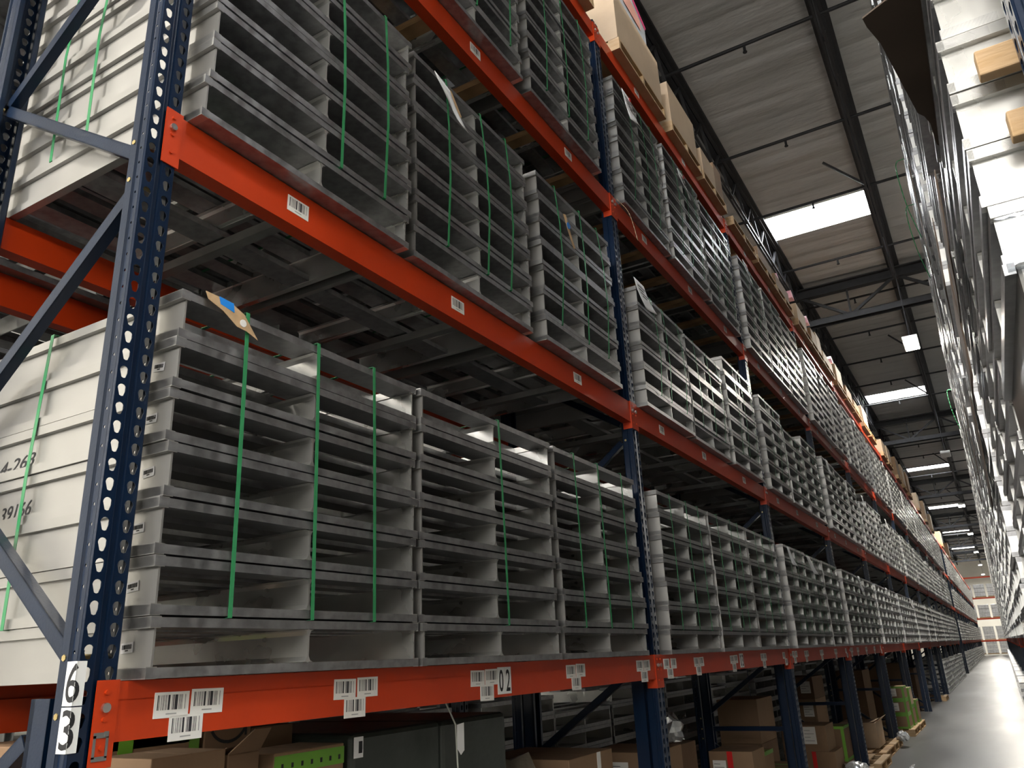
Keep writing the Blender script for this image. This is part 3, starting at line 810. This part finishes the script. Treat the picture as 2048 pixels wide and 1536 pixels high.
# a small paper tag with a blue disc, second level
r = empty('string_tag', 'small manila string tag with blue disc on third stack, second level', 'tag')
m = MB(); m.prism([(.075, 2.66, 4.23), (.080, 2.685, 4.235), (.085, 2.73, 4.12), (.090, 2.77, 4.03), (.090, 2.745, 4.02), (.085, 2.70, 4.11)], (.0016, 0, 0)); build(m, 'paper', KRAFT, r)
m = MB(); m.tube((.088, 2.70, 4.16), (.091, 2.70, 4.16), .022, 16); build(m, 'blue_disc', TAPEB, r)
r = empty('string_tag', 'manila tag beside the grey paper on second stack, second level', 'tag')
m = MB(); m.prism([(.080, 1.425, 4.31), (.082, 1.445, 4.31), (.090, 1.52, 4.20), (.090, 1.505, 4.185)], (.0016, 0, 0)); build(m, 'paper', KRAFT, r)
def printed(corner, label, lines=5, red=False, mt=PAPER, curl=.03, grp='printed paper sheets hung on stacks'):
    o = sheet('paper_sheet', corner, mt, label, 'paper', curl=curl, grp=grp)
    TL, TR_, BR_, BL = [Vector(c) for c in corner]; m = MB()
    for i in range(lines):
        v = .22+.55*i/lines
        a = TL.lerp(BL, v); b = TR_.lerp(BR_, v); c1 = a.lerp(b, .15); c2 = a.lerp(b, .85-.3*(i % 2))
        off = Vector((curl*v*v*1.5+.006, 0, 0))
        m.bar(c1+off, c2+off, .0015, .006, (1, 0, 0))
    if lines: build(m, 'print', BLACK, o)
    if red:
        a = TL.lerp(TR_, .75)+Vector((.012, 0, -.03)); m = MB(); m.tube(a, a+Vector((.003, 0, 0)), .02, 12); tag(build(m, 'dot_sticker', TAPER, o), 'round red sticker')
    return o
printed([(.085, 1.30, 4.33), (.085, 1.43, 4.30), (.085, 1.53, 4.10), (.085, 1.36, 4.22)], 'grey curled paper on front of second stack, second level', 0)
printed([(.080, 3.80, 4.27), (.080, 4.0, 4.27), (.085, 4.10, 4.06), (.085, 3.88, 4.06)], 'white printed sheet on first stack past the first joint, second level', 4)
printed([(.080, 7.70, 2.67), (.080, 7.80, 2.67), (.085, 7.97, 2.46), (.085, 7.76, 2.48)], 'blank white sheet by the third bay start, lowest level', 0)
printed([(.080, 8.70, 2.66), (.080, 8.90, 2.66), (.085, 9.14, 2.45), (.085, 8.92, 2.46)], 'blank white sheet on second stack of third bay, lowest level', 0)
printed([(.080, 3.98, 6.10), (.080, 4.18, 6.10), (.085, 4.26, 5.83), (.085, 4.06, 5.83)], 'white printed sheet with red dot, first stack of second bay, third level', 5, True)
printed([(.080, 5.35, 6.10), (.080, 5.55, 6.10), (.085, 5.62, 5.86), (.085, 5.42, 5.86)], 'white printed sheet with red dot, second stack of second bay, third level', 5, True)
printed([(.080, 2.30, 6.10), (.080, 2.50, 6.10), (.085, 2.56, 5.86), (.085, 2.36, 5.86)], 'white printed sheet at top of third stack, first bay, third level', 4)
for i, (bb, y) in enumerate(((2, .25), (3, .3), (3, 1.5), (4, .3), (4, 1.4), (5, .3), (5, 2.6), (6, .3), (7, 1.4))):
    y += bb*L
    for l, zt in ((0, ZT[0]+7*PH), (1, ZT[1]+7*PH*1.03), (2, ZT[2]+8*PH)):
        if (i+l) % 2 or (bb == 2 and l == 0): continue
        printed([(.085, y, zt-.01), (.085, y+.22, zt-.01), (.09, y+.26, zt-.26), (.09, y+.04, zt-.25)], 'white printed sheet on a stack, %s, %s bay, %s of its bay' % (LEV[l], ORD[bb], ORD[i % 2]), 4, l == 2)
# thin wire hanging at first joint
def smooth_path(P, n=6):
    P = [Vector(p) for p in P]; Q = [P[0]*2-P[1]]+P+[P[-1]*2-P[-2]]; out = []
    for i in range(1, len(Q)-2):
        for k in range(n):
            t = k/n; a, b, c, d = Q[i-1:i+3]
            out.append(.5*((2*b)+(c-a)*t+(2*a-5*b+4*c-d)*t*t+(3*b-a-3*c+d)*t**3))
    return out+[P[-1]]
def cord_obj(name, P, r, mt):
    m = MB(); Q = smooth_path(P)
    for a, b in zip(Q[:-1], Q[1:]): m.tube(a, b+(b-a)*.05, r, 6)
    return build(m, name, mt, smooth=True)
o = cord_obj('twine', [(.03, 3.74, 4.92), (.075, 3.86, 4.84), (.08, 3.98, 4.66)], .0022, mat('tan_cord', (.7, .55, .35), .6))
tag(o, 'thin tan cord hanging off the third level beam at first joint', 'cord')

# ------------------------------------------------------------------ wooden pallets
def wood_pallet(label, loc, w=1.1, d=1.15, mt=WOODP, name='wooden_pallet', rotz=0, grp=None):
    r = empty(name, label, 'pallet', loc, rotz, grp)
    m = MB(); n = 6
    for i in range(n):
        x = -i*(d-.1)/(n-1); m.box(x, x-.1, 0, w, .103, .12)
    build(m, 'top_deck', mt, r)
    for y in (0, w/2-.02, w-.04):
        m = MB(); m.box(0, -d*.18, y, y+.04, .018, .103); m.box(-d*.18, -d*.36, y, y+.04, .055, .103); m.box(-d*.36, -d*.64, y, y+.04, .018, .103); m.box(-d*.64, -d*.82, y, y+.04, .055, .103); m.box(-d*.82, -d, y, y+.04, .018, .103)
        build(m, 'stringer', mt, r)
    m = MB()
    for x in (0, -d/2+.05, -d+.1): m.box(x, x-.1, 0, w, 0, .018)
    build(m, 'bottom_deck', mt, r)
    return r
def carton(label, loc, size, mt=CARD, end=False, tape=None, rotz=0, lab=None, grp=None, flaps=False, side_tape=None, text=None, name='cardboard_box'):
    """box with front-left-bottom corner at loc: depth -X, width +Y, height +Z"""
    d, w, h = size; r = empty(name, label, 'box', loc, rotz, grp); j = random.Random(int(abs(loc[1])*100))
    m = MB(); m.box(-d, 0, 0, w, 0, h); build(m, 'box_body', mt, r, bevel=.004)
    m = MB()
    if flaps:
        m.obox((-d*.2, w/2, h+.0), ((.16*d, 0, .02), (0, w/2, 0), (0, 0, .0015))); m.prism([(0, 0, h), (0, w, h), (.08, w-.03, h+.07), (.08, .03, h+.07)], (-.003, 0, .002))
        build(m, 'flap', mt, r)
    else:
        m.box(-d-.0005, .0005, w/2-.0015, w/2+.0015, h-.002, h+.0006); build(m, 'flap_seam', CARDD, r)
    def mark(u0, u1, z0, z1, t0, t1, m):     # a flat mark on the aisle face, or on the end face
        if end: m.box(-d+u0, -d+u1, -t1, -t0, z0, z1)
        else: m.box(t0, t1, u0, u1, z0, z1)
        return m
    fw = d if end else w
    if tape:
        m = MB(); m.box(-d-.001, .0012, w/2-.03, w/2+.03, h-.0005, h+.0012)
        if tape is TAPEG:
            for z0 in (0, h-.035): mark(0, fw, z0, z0+.035, 0, .0012, m); m.box(0, .0012, 0, w, z0, z0+.035)
            mark(fw-.04, fw, 0, h, 0, .0013, m)
        else: m.box(0, .0012, w/2-.03, w/2+.03, h-.09, h)
        build(m, 'tape', tape, r)
    if side_tape:
        y = fw*side_tape[1]; build(mark(y, y+.05, 0, h, 0, .0016, MB()), 'tape', side_tape[0], r)
    if lab:
        u = fw*lab[0]; l_ = build(mark(u, u+lab[2], h*lab[1]-lab[3], h*lab[1], 0, .0018, MB()), 'shipping_label', WHITE, r)
        m = MB()
        for q in range(4): mark(u+.01, u+lab[2]*(.55+.3*(q % 2)), h*lab[1]-lab[3]*(.2+.2*q)-.004, h*lab[1]-lab[3]*(.2+.2*q), .0018, .0022, m)
        build(m, 'print', BLACK, l_)
    if text:
        for (t, a, c, tw, th) in text: text_obj('marker_writing', t, tw, th, lambda X, Z, a=a, c=c: (.0012, a+X, c+Z), BLACK, r, shear=.15)
    return r
# top level loads
TL_ = [  # bay, y offset, pallet w, [(y, w, h, mat, base)]
 (0, 2.45, 1.1, [(.0, 1.05, .35, CARDL)]), (1, .34, 1.15, [(.0, 1.12, .55, CARDL)]), (1, 1.68, .95, [(.03, .85, .50, CARDL)]), (1, 2.70, .90, [(.05, .5, .32, CARDL), (.56, .3, .42, CARD)]),
 (2, .15, 1.1, []), (2, 1.35, 1.1, [(.1, .8, .3, CARD)]), (2, 2.5, 1.05, [(.0, .9, .35, CARD)]),
 (3, .2, 1.1, [(.1, .75, .5, CARDL)]), (3, 1.35, 1.1, [(.1, .5, .45, CARD), (.62, .45, .6, CARDL)]), (3, 2.5, 1.1, [(.05, 1., .3, CARDL)]),
 (4, .2, 1.1, [(.1, .75, .62, CARDL)]), (4, 1.4, 1.1, [(.1, .8, .4, CARD)]), (4, 2.55, 1.0, [(.0, .9, .3, CARD)]),
 (5, .2, 1.1, [(.1, .9, .7, CARDL)]), (5, 1.4, 1.1, []), (6, .2, 1.1, [(.05, 1., .6, CARDL)]), (6, 1.5, 1.1, [(.1, .8, .75, CARDL)]),
 (7, .3, 1.1, [(.05, 1., .6, CARD)]), (7, 2.2, 1.1, [(.05, .9, .7, CARDL)]), (8, .3, 1.1, [(.05, 1., .75, CARD)]), (9, .5, 1.1, [(.05, 1., .6, CARDL)]), (10, .5, 1.1, [(.0, 1., .8, CARD)]), (11, .5, 1.1, [(.0, 1., .7, CARDL)]), (13, .5, 1.1, [(.0, 1., .7, CARDL)]), (15, .5, 1.1, [(.0, 1., .8, CARD)])]
for q, (b, yo, pw, boxes) in enumerate(TL_):
    if 2 <= b <= 6: boxes = [(a_, b_, c_*.6, d_) for a_, b_, c_, d_ in boxes]
    wh = '%s load of the %s bay, top beam level' % (ORD[[t[1] for t in TL_ if t[0] == b].index(yo)], (ORD[b] if b < 12 else 'number %d' % (b+1)))
    wood_pallet('pale wooden pallet under %s' % wh, (.075, b*L+yo, ZT[3]+.001), pw, grp='wooden pallets on the top level')
    for i, (y, w, h, mt) in enumerate(boxes):
        carton('brown cardboard box, %s, box %s' % (wh, 'one' if i == 0 else 'two'), (.065, b*L+yo+y, ZT[3]+.1225), (.95, w, h), mt, TAPEW if q % 2 else None, grp='boxes on the top level')
# clear pouch with pink edging on the first top-level box
r = empty('document_pouch', 'clear plastic document pouch with pink edging, standing on top box', 'pouch')
zz = ZT[3]+.1225+.55
m = MB(); m.prism([(.05, 4.20, zz), (.05, 4.95, zz), (.03, 5.02, zz+.30), (.03, 4.28, zz+.62)], (-.004, 0, 0)); build(m, 'pouch_film', mat('milky_film', (.75, .80, .85), .2, 0, .3, 8, .004, 12), r)
m = MB(); m.bar((.036, 4.28, zz+.62), (.036, 5.02, zz+.30), .006, .035, (1, 0, 0)); build(m, 'zip_edge', mat('pink_plastic', (.85, .08, .25), .35), r)
m = MB(); m.prism([(.056, 4.38, zz+.12), (.056, 4.80, zz+.10), (.050, 4.82, zz+.24), (.050, 4.42, zz+.36)], (-.002, 0, 0)); build(m, 'pouch_print', mat('salmon_print', (.75, .38, .30), .5), r)
for i, (b, y) in enumerate(((2, 3.1), (3, .5), (3, 1.8), (4, .6))):
    m = MB(); zz = ZT[3]+.1225+.5
    m.prism([(0, 0, 0), (0, .18, 0), (-.02, .20, .13), (-.02, .09, .17), (-.02, .02, .10)], (-.08, 0, 0))
    tag(build(m, 'plastic_bag', mat('pink_white_bag', (.85, .45, .55), .4), loc=(.0, b*L+y, zz-(.15 if i == 0 else .0))), 'crumpled pink and white bag on a top level box, %s from the numbered post' % ORD[i], 'bag', 'pink bags on the top level')

# ------------------------------------------------------------------ floor level under the lowest beams
def pal(b, yo, n, mt=WOOD, w=1.1, x=.0): return wood_pallet('%s wooden pallet on the floor of the %s bay' % (ORD[n], ORD[b]), (x, b*L+yo, 0), w, mt=mt, grp='wooden pallets on the floor')
pal(0, .12, 0); pal(0, 1.3, 1); pal(1, .15, 0); pal(1, 1.4, 1); pal(1, 2.55, 2)
pal(2, .12, 0); pal(2, 1.3, 1); pal(2, 2.5, 2, WOODP, x=.08); pal(3, .15, 0, WOODP, x=.13); pal(3, 1.4, 1, x=.05); pal(3, 2.58, 2, WOODP, w=1.05, x=.05); pal(4, 1.3, 0, WOODP, x=.13); pal(4, 2.45, 1, WOODP, x=.14); pal(7, .2, 0, WOODP, x=.12)
G = 'boxes at floor level'
ZB0 = .121
def cstack(x, y, z, specs):
    for sp_ in specs:
        lab, (d, w, h), kw = sp_
        carton(lab, (x+kw.pop('dx', 0), y+kw.pop('dy', 0), z), (d, w, h), grp=G, **kw); z += h+.001
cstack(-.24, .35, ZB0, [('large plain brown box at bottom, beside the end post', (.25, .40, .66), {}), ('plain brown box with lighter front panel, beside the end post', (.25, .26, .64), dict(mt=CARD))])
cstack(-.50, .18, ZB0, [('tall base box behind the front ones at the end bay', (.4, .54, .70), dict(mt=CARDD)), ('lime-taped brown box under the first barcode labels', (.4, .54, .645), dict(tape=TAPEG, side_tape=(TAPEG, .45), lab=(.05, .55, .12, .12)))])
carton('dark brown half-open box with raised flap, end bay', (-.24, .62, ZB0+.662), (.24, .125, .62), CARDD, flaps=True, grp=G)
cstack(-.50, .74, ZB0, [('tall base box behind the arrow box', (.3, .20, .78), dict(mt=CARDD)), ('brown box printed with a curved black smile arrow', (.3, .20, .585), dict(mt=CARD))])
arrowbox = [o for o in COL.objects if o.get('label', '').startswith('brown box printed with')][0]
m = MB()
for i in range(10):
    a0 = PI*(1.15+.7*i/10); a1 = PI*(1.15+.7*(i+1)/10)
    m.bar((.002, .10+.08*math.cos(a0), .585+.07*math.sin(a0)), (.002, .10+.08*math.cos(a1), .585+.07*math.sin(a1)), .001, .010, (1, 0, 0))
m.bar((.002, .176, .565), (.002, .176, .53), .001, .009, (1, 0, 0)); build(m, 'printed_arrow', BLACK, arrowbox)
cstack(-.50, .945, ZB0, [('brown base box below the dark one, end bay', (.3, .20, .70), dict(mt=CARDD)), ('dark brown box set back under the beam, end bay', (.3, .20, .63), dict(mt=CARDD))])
cstack(-.25, .80, ZB0, [('brown base box below the handwritten one', (.22, .33, .60), dict(mt=CARDD, dx=.02)), ('brown box with lime tape band and handwritten number', (.22, .33, .665), dict(mt=CARD, dx=.02, text=[('MAWB: 921-48715773', .02, .46, .29, .035), ('80735', .12, .40, .15, .035)]))])
hb = [o for o in COL.objects if o.get('label', '').startswith('brown box with lime tape band')][0]
m = MB(); m.box(0, .0015, 0, .33, .60, .655); b_ = build(m, 'tape', TAPEG, hb)
m = MB()
for i in range(7): m.box(.0015, .002, .03+.045*i, .04+.045*i, .615, .63)
build(m, 'tape_print', BLACK, b_)
# dark green wrapped crates
cr = [(1.16, .55, .66, 'first'), (1.72, .52, .66, 'second')]
for i, (y, w, h, nm) in enumerate(cr):
    for lv in range(2):
        r = empty('wrapped_crate', 'dark green film-wrapped crate, %s, %s of the end bay pair' % (['lower', 'upper'][lv], nm), 'crate', (-.22, y, ZB0+lv*.672), group='dark wrapped crates')
        m = MB(); m.box(-.85, 0, 0, w, 0, h if lv == 0 else .62); build(m, 'crate_body', DARKW, r, bevel=.02)
        m = MB(); m.box(.0, .006, .0, w, h*.48, h*.5); build(m, 'film_edge', DARKW, r)
r = empty('hanging_tag', 'grey tag with drawn dots on a pale cord, under the lowest beam', 'tag')
m = MB(); pts = [(-.14, 1.63, 1.495), (-.13, 1.69, 1.40), (-.13, 1.70, 1.25), (-.13, 1.715, 1.1)]
for a, b in zip(pts[:-1], pts[1:]): m.tube(a, b, .0035, 6)
build(m, 'cord', mat('pale_cord', (.45, .47, .42), .6), r)
m = MB(); m.prism([(-.12, 1.685, 1.40), (-.12, 1.735, 1.405), (-.12, 1.735, 1.30), (-.12, 1.71, 1.285), (-.12, 1.685, 1.31)], (.001, 0, 0)); build(m, 'card', PAPER, r)
# labels on dark crates
r = empty('paper_label', 'small white shipping label on the dark crate by the handwritten box', 'label')
m = MB(); m.box(-.2195, -.2175, 1.17, 1.22, 1.33, 1.40); build(m, 'label_sheet', PAPER, r); m = MB(); m.box(-.2175, -.217, 1.195, 1.215, 1.345, 1.385); build(m, 'print', BLACK, r)
# bays further along
E_ = dict(end=True)
cstack(-.30, 3.02, ZB0, [('brown base box below the white-taped one, end bay', (.6, .58, .69), dict(mt=CARDD)), ('brown box with vertical white tape, just before second upright', (.6, .58, .30), dict(mt=CARD, side_tape=(TAPEW, .62)))])
cstack(-.30, L+.55, ZB0, [('brown base box past the second upright', (.5, .6, .58), dict(mt=CARDD)), ('brown box with white labels past the second upright', (.5, .55, .31), dict(mt=CARD, end=True, lab=(.35, .8, .13, .12)))])
cstack(-.60, L+1.6, ZB0, [('dark brown tall box in the middle of the second bay', (.4, .7, .80), dict(mt=CARDD))])
cstack(-.25, 6.5, ZB0, [('brown base box below the red-taped one, second bay', (.40, .42, .36), dict(mt=CARDD)), ('brown box with red tape and white label, second bay', (.40, .42, .30), dict(mt=CARD, end=True, side_tape=(TAPER, .42), lab=(.08, .75, .12, .14)))])
cstack(-.28, 7.0, ZB0, [('lime-taped box, lower, beside third upright', (.38, .36, .30), dict(mt=CARD, end=True, tape=TAPEG)), ('lime-taped box, upper, beside third upright', (.38, .36, .30), dict(mt=CARD, end=True, tape=TAPEG))])
cstack(-.16, 2*L+.12, ZB0, [('lime-taped box with white page just past third upright', (.5, .5, .40), dict(mt=CARD, end=True, tape=TAPEG, lab=(.45, .7, .22, .14)))])
cstack(-.60, 2*L+.75, ZB0, [('brown base box below the tall one, third bay', (.45, .7, .55), dict(mt=CARDD)), ('tall plain brown box set back in the third bay', (.45, .7, .45), dict(mt=CARD))])
cstack(-.20, 10.05, ZB0, [('brown box with red tape, lower, third bay', (.62, .55, .28), dict(mt=CARD, end=True, side_tape=(TAPER, .55))), ('brown box with red tape and white label, upper, third bay', (.55, .55, .30), dict(mt=CARD, end=True, dx=-.07, side_tape=(TAPER, .35), lab=(.5, .95, .15, .2)))])
cstack(-.16, 10.66, ZB0, [('plain box under the film-labelled box, third bay', (.5, .45, .10), dict(mt=CARDD)), ('lime-edged box with film-wrapped label, third bay', (.5, .45, .42), dict(mt=CARDD, end=True, tape=TAPEG, lab=(.2, .9, .2, .26)))])
cstack(-.62, 3*L+.3, ZB0, [('large box set back, lower, fourth bay', (.4, .8, .45), dict(mt=CARD, end=True)), ('large box with label set back, middle, fourth bay', (.4, .8, .36), dict(mt=CARD, end=True, lab=(.55, .8, .14, .16))), ('large box with label set back, top, fourth bay', (.4, .8, .30), dict(mt=CARDD, end=True, lab=(.55, .8, .14, .16)))])
cstack(-.10, 13.15, ZB0, [('plain tan box open at top, near the aisle, fourth bay', (.55, .75, .36), dict(mt=CARDL, flaps=True))])
cstack(.06, 16.35, ZB0, [('lime-edged labelled box, bottom of first aisle pile, fifth bay', (.42, .55, .25), dict(mt=CARD, end=True, tape=TAPEG)), ('lime-edged labelled box, middle of first aisle pile, fifth bay', (.42, .5, .25), dict(mt=CARD, end=True, tape=TAPEG, lab=(.2, .8, .2, .14))), ('lime-edged labelled box, top of first aisle pile, fifth bay', (.42, .5, .24), dict(mt=CARD, end=True, tape=TAPEG, lab=(.2, .85, .2, .14)))])
cstack(.08, 17.05, ZB0, [('lime-edged box, lower, second aisle pile, fifth bay', (.42, .5, .34), dict(mt=CARD, end=True, tape=TAPEG)), ('lime-edged box, upper, second aisle pile, fifth bay', (.42, .5, .34), dict(mt=CARDL, end=True, tape=TAPEG))])
cstack(.10, 17.75, ZB0, [('low lime-topped box, third aisle pile, fifth bay', (.42, .5, .42), dict(mt=CARD, end=True, tape=TAPEG))])
cstack(-.45, 4*L+.25, 0.001, [('big brown box lower, back of the fifth bay', (.5, .9, .6), dict(mt=CARDD)), ('big brown box upper, back of the fifth bay', (.5, .9, .6), dict(mt=CARDD))])
cstack(-.3, 5*L+1.4, 0.001, [('big brown box lower, middle of the sixth bay', (.7, 1., .6), dict(mt=CARDD)), ('big brown box upper, middle of the sixth bay', (.7, 1., .6), dict(mt=CARDD))])
cstack(-.3, 6*L+.6, 0.001, [('brown box lower in the seventh bay', (.7, 1., .5), dict(mt=CARDD)), ('brown box upper in the seventh bay', (.7, 1., .5), dict(mt=CARDD))])
# scrap of film on the floor, crumpled bags
def crumple(label, loc, size, mt, cat, name, seed):
    rr_ = random.Random(seed); bm = bmesh.new(); bmesh.ops.create_icosphere(bm, subdivisions=3, radius=1)
    for v in bm.verts:
        f = .75+.35*rr_.random(); v.co = Vector((v.co.x*size[0]*f, v.co.y*size[1]*f, max(0, v.co.z*size[2]*f+size[2]*.5)))
    me = bpy.data.meshes.new(name); bm.to_mesh(me); bm.free(); me.materials.append(mt)
    return tag(obj(name, me, None, loc), label, cat)
SILV = mat('silver_film', (.8, .82, .84), .18, .6, 0, 5, .004, 20)
crumple('crumpled clear film on the pallet at the end of third bay', (-.05, 2*L+3.0, .121), (.15, .22, .09), SILV, 'film', 'plastic_film', 1)
crumple('crumpled clear film spilling off the pallet by fifth upright', (.10, 3*L+3.35, .10), (.10, .2, .10), SILV, 'film', 'plastic_film', 2)
crumple('scrap of shiny film lying on the aisle floor', (.42, 12.0, .0), (.03, .35, .008), SILV, 'film', 'plastic_film', 3)
MURK = mat('murky_wrap', (.16, .14, .11), .2, 0, .3, 6, .01, 14)
crumple('lumpy clear-wrapped goods under the second upright beam', (-.5, 2.62, .80), (.30, .36, .26), MURK, 'film', 'plastic_film', 4)
m = MB(); m.box(-.9, -.2, -.34, .34, 0, .675); tag(build(m, 'cardboard_box', CARDD, loc=(0, 2.62, .121), bevel=.005), 'low brown box under the clear-wrapped goods, end bay', 'box', G)
crumple('bright silvery film on the dark box of the second bay', (-.80, 5.9, .922), (.14, .22, .16), SILV, 'film', 'plastic_film', 5)
# ------------------------------------------------------------------ opposite rack: near details
r = empty('wrapped_load', 'plain dark grey block under the nearest opposite stack', 'load', (RPX, RY+.14, ZT[0]+.001), group=None)  # dark block in place of the lowest pallets
m = MB(); m.box(.02, 1.15, 0, 1.08, 0, 5*PH-.004); build(m, 'load_body', mat('dark_sheet', (.13, .13, .125), .3, .6, .25, 2, .002, 5, (1, 1, .2)), r, bevel=.01)
m = MB(); m.box(-.002, .02, 0, 1.08, 5*PH-.03, 5*PH-.004); build(m, 'edge_strip', ALUS, r)
for i, (x, z) in enumerate(((2.09, 2.818), (2.115, 2.645))):
    m = MB(); m.box(x, x+.75, RY+.09, RY+.19 if False else RY+.125, z, z+.066)
    tag(build(m, 'wooden_block', WOODP, bevel=.004), 'pale wooden block on the side of the nearest opposite stack, %s' % ('upper' if i == 0 else 'lower'), 'wood block', 'wooden blocks on the opposite stack')
# loose film over the nearest stack's end
def film_sheet():
    m = MB(); rr_ = random.Random(9); nx, nz = 14, 10
    for j in range(nz+1):
        for i in range(nx+1):
            m.v.append((RPX+.005+i*.085, RY+.134-rr_.uniform(0, .012), 2.36+j*.013+rr_.uniform(-.004, .004)))
    for j in range(nz):
        for i in range(nx):
            a = j*(nx+1)+i; m.face([a, a+1, a+nx+2, a+nx+1])
    o = build(m, 'plastic_film', FILM, smooth=True); s = o.modifiers.new('s', 'SOLIDIFY'); s.thickness = .0006
    tag(o, 'clear crinkled film across the end of the nearest opposite stack', 'film')
film_sheet()
# cardboard sheet sticking out over the aisle
m = MB(); zf = 3.291
pts = [(2.05, .79, zf), (2.031, .79, zf), (1.957, .783, zf), (1.8935, .818, zf), (1.900, .86, zf), (1.925, .95, zf), (1.953, 1.131, zf), (1.9906, 1.369, zf), (2.008, 1.40, zf), (2.022, 1.452, zf), (2.033, 1.60, zf), (2.05, 1.63, zf)]
m.prism(pts, (0, 0, .005)); tag(build(m, 'cardboard_sheet', CARDX), 'torn brown cardboard sheet jutting into the aisle from the opposite rack', 'cardboard')
cbs = [(1.75, 2.95, 3.28, .8), (2.7, 2.75, 3.3, .9), (3.2, 3.42, 3.8, .9), (4.4, 2.5, 3.1, 1.1), (5.6, 4.6, 5.6, 1.1), (7.4, 3.0, 3.8, 1.1), (8.6, 5.0, 5.6, 1.1), (10.5, 3.3, 4.4, 1.2), (15, 5.0, 5.8, 1.3), (19, 3.0, 4., 1.3)]
for i, (y, z0, z1, w) in enumerate(cbs):
    xx = RPX-.028
    sheet('cardboard_sheet', [(xx, y+w, z1), (xx, y, z1), (xx-.004, y, z0), (xx-.004, y+w, z0)], CARDX, 'brown cardboard slip sheet hanging down the opposite rack, %s from the camera' % ORD[i], 'cardboard', curl=-.010, grp='cardboard slip sheets on the opposite rack', t=.004)
for i, (y, z0, z1, w) in enumerate(((2.6, 2.30, 2.62, .22), (6.0, 2.6, 2.9, .22), (9.2, 2.35, 2.65, .22), (12, 3.9, 4.2, .22), (15, 2.3, 2.7, .3))):
    xx = RPX-.030
    sheet('paper_sheet', [(xx, y+w, z1), (xx, y, z1), (xx-.01, y+.03, z0), (xx-.01, y+w+.03, z0)], PAPER, 'white paper sheet on the opposite rack, %s from the camera' % ORD[i], 'paper', curl=-.02, grp='paper sheets on the opposite rack')
for i, (y, z) in enumerate(((8.8, 7.45), (9.6, 7.2), (20, 7.4))):
    o = cord_obj('plastic_strap', [(2.04, y, z), (1.93, y+.1, z-.02), (1.95, y+.3, z-.5), (2.03, y+.5, z-.9)], .006, STRAP); tag(o, 'loose green strap end curling off the opposite rack, %s from the camera' % ORD[i], 'strap', 'loose green strap ends')

# ------------------------------------------------------------------ end of the aisle: cross rack with white wrapped loads
YF = 99.
for zi, z in enumerate((1.55, 3.75, 5.85, 8.0)):
    m = MB(); m.box(-1.2, 4.2, YF, YF+.08, z-.16, z); tag(build(m, 'rack_beam', ORANGE), 'orange beam of the cross rack closing the aisle, %s level' % ORD[zi], 'rack beam', 'beams of the cross rack')
for i in range(3):
    m = MB(); x = (-1.1, 2.53, 4.1)[i]; m.box(x, x+.09, YF, YF+.09, 0, 9.5); tag(build(m, 'upright_post', mat('grey_post', (.55, .55, .6), .5) if i == 0 else BLUE), 'upright post of the cross rack, %s from the long rack' % ORD[i], 'rack upright', 'posts of the cross rack')
for zi, z in enumerate((.15, 1.56, 3.76, 5.86)):
    for i in range(4):
        x = -1.0+i*1.22
        r = empty('wrapped_load', 'white film-wrapped load on the cross rack, %s tier, %s across' % (ORD[zi], ORD[i]), 'load', (x, YF+.02, z), group='white wrapped loads at the aisle end')
        m = MB(); m.box(0, 1.05, 0, 1., .0, .09); build(m, 'base_pallet', WOODP, r)
        m = MB()
        for q in range(3): m.box(.02, 1.03, 0, 1., .10+q*.42, .10+q*.42+.40)
        build(m, 'wrapped_goods', PWHITE, r, bevel=.02)

# ------------------------------------------------------------------ world, colour management
w = bpy.data.worlds.new('world'); S.world = w; w.use_nodes = True
w.node_tree.nodes['Background'].inputs[0].default_value = (.8, .9, 1, 1); w.node_tree.nodes['Background'].inputs[1].default_value = .5
S.view_settings.view_transform = 'Standard'; S.view_settings.look = 'None'; S.view_settings.gamma = 1; S.view_settings.use_curve_mapping = False
S.view_settings.exposure = 1.0
c = S.cycles
c.max_bounces = 7; c.diffuse_bounces = 4; c.glossy_bounces = 4; c.transmission_bounces = 4; c.transparent_max_bounces = 6
c.use_denoising = True; c.sample_clamp_indirect = 6; c.caustics_reflective = False; c.caustics_refractive = False
print('pallets as things:', count[0], 'objects:', len(COL.objects))
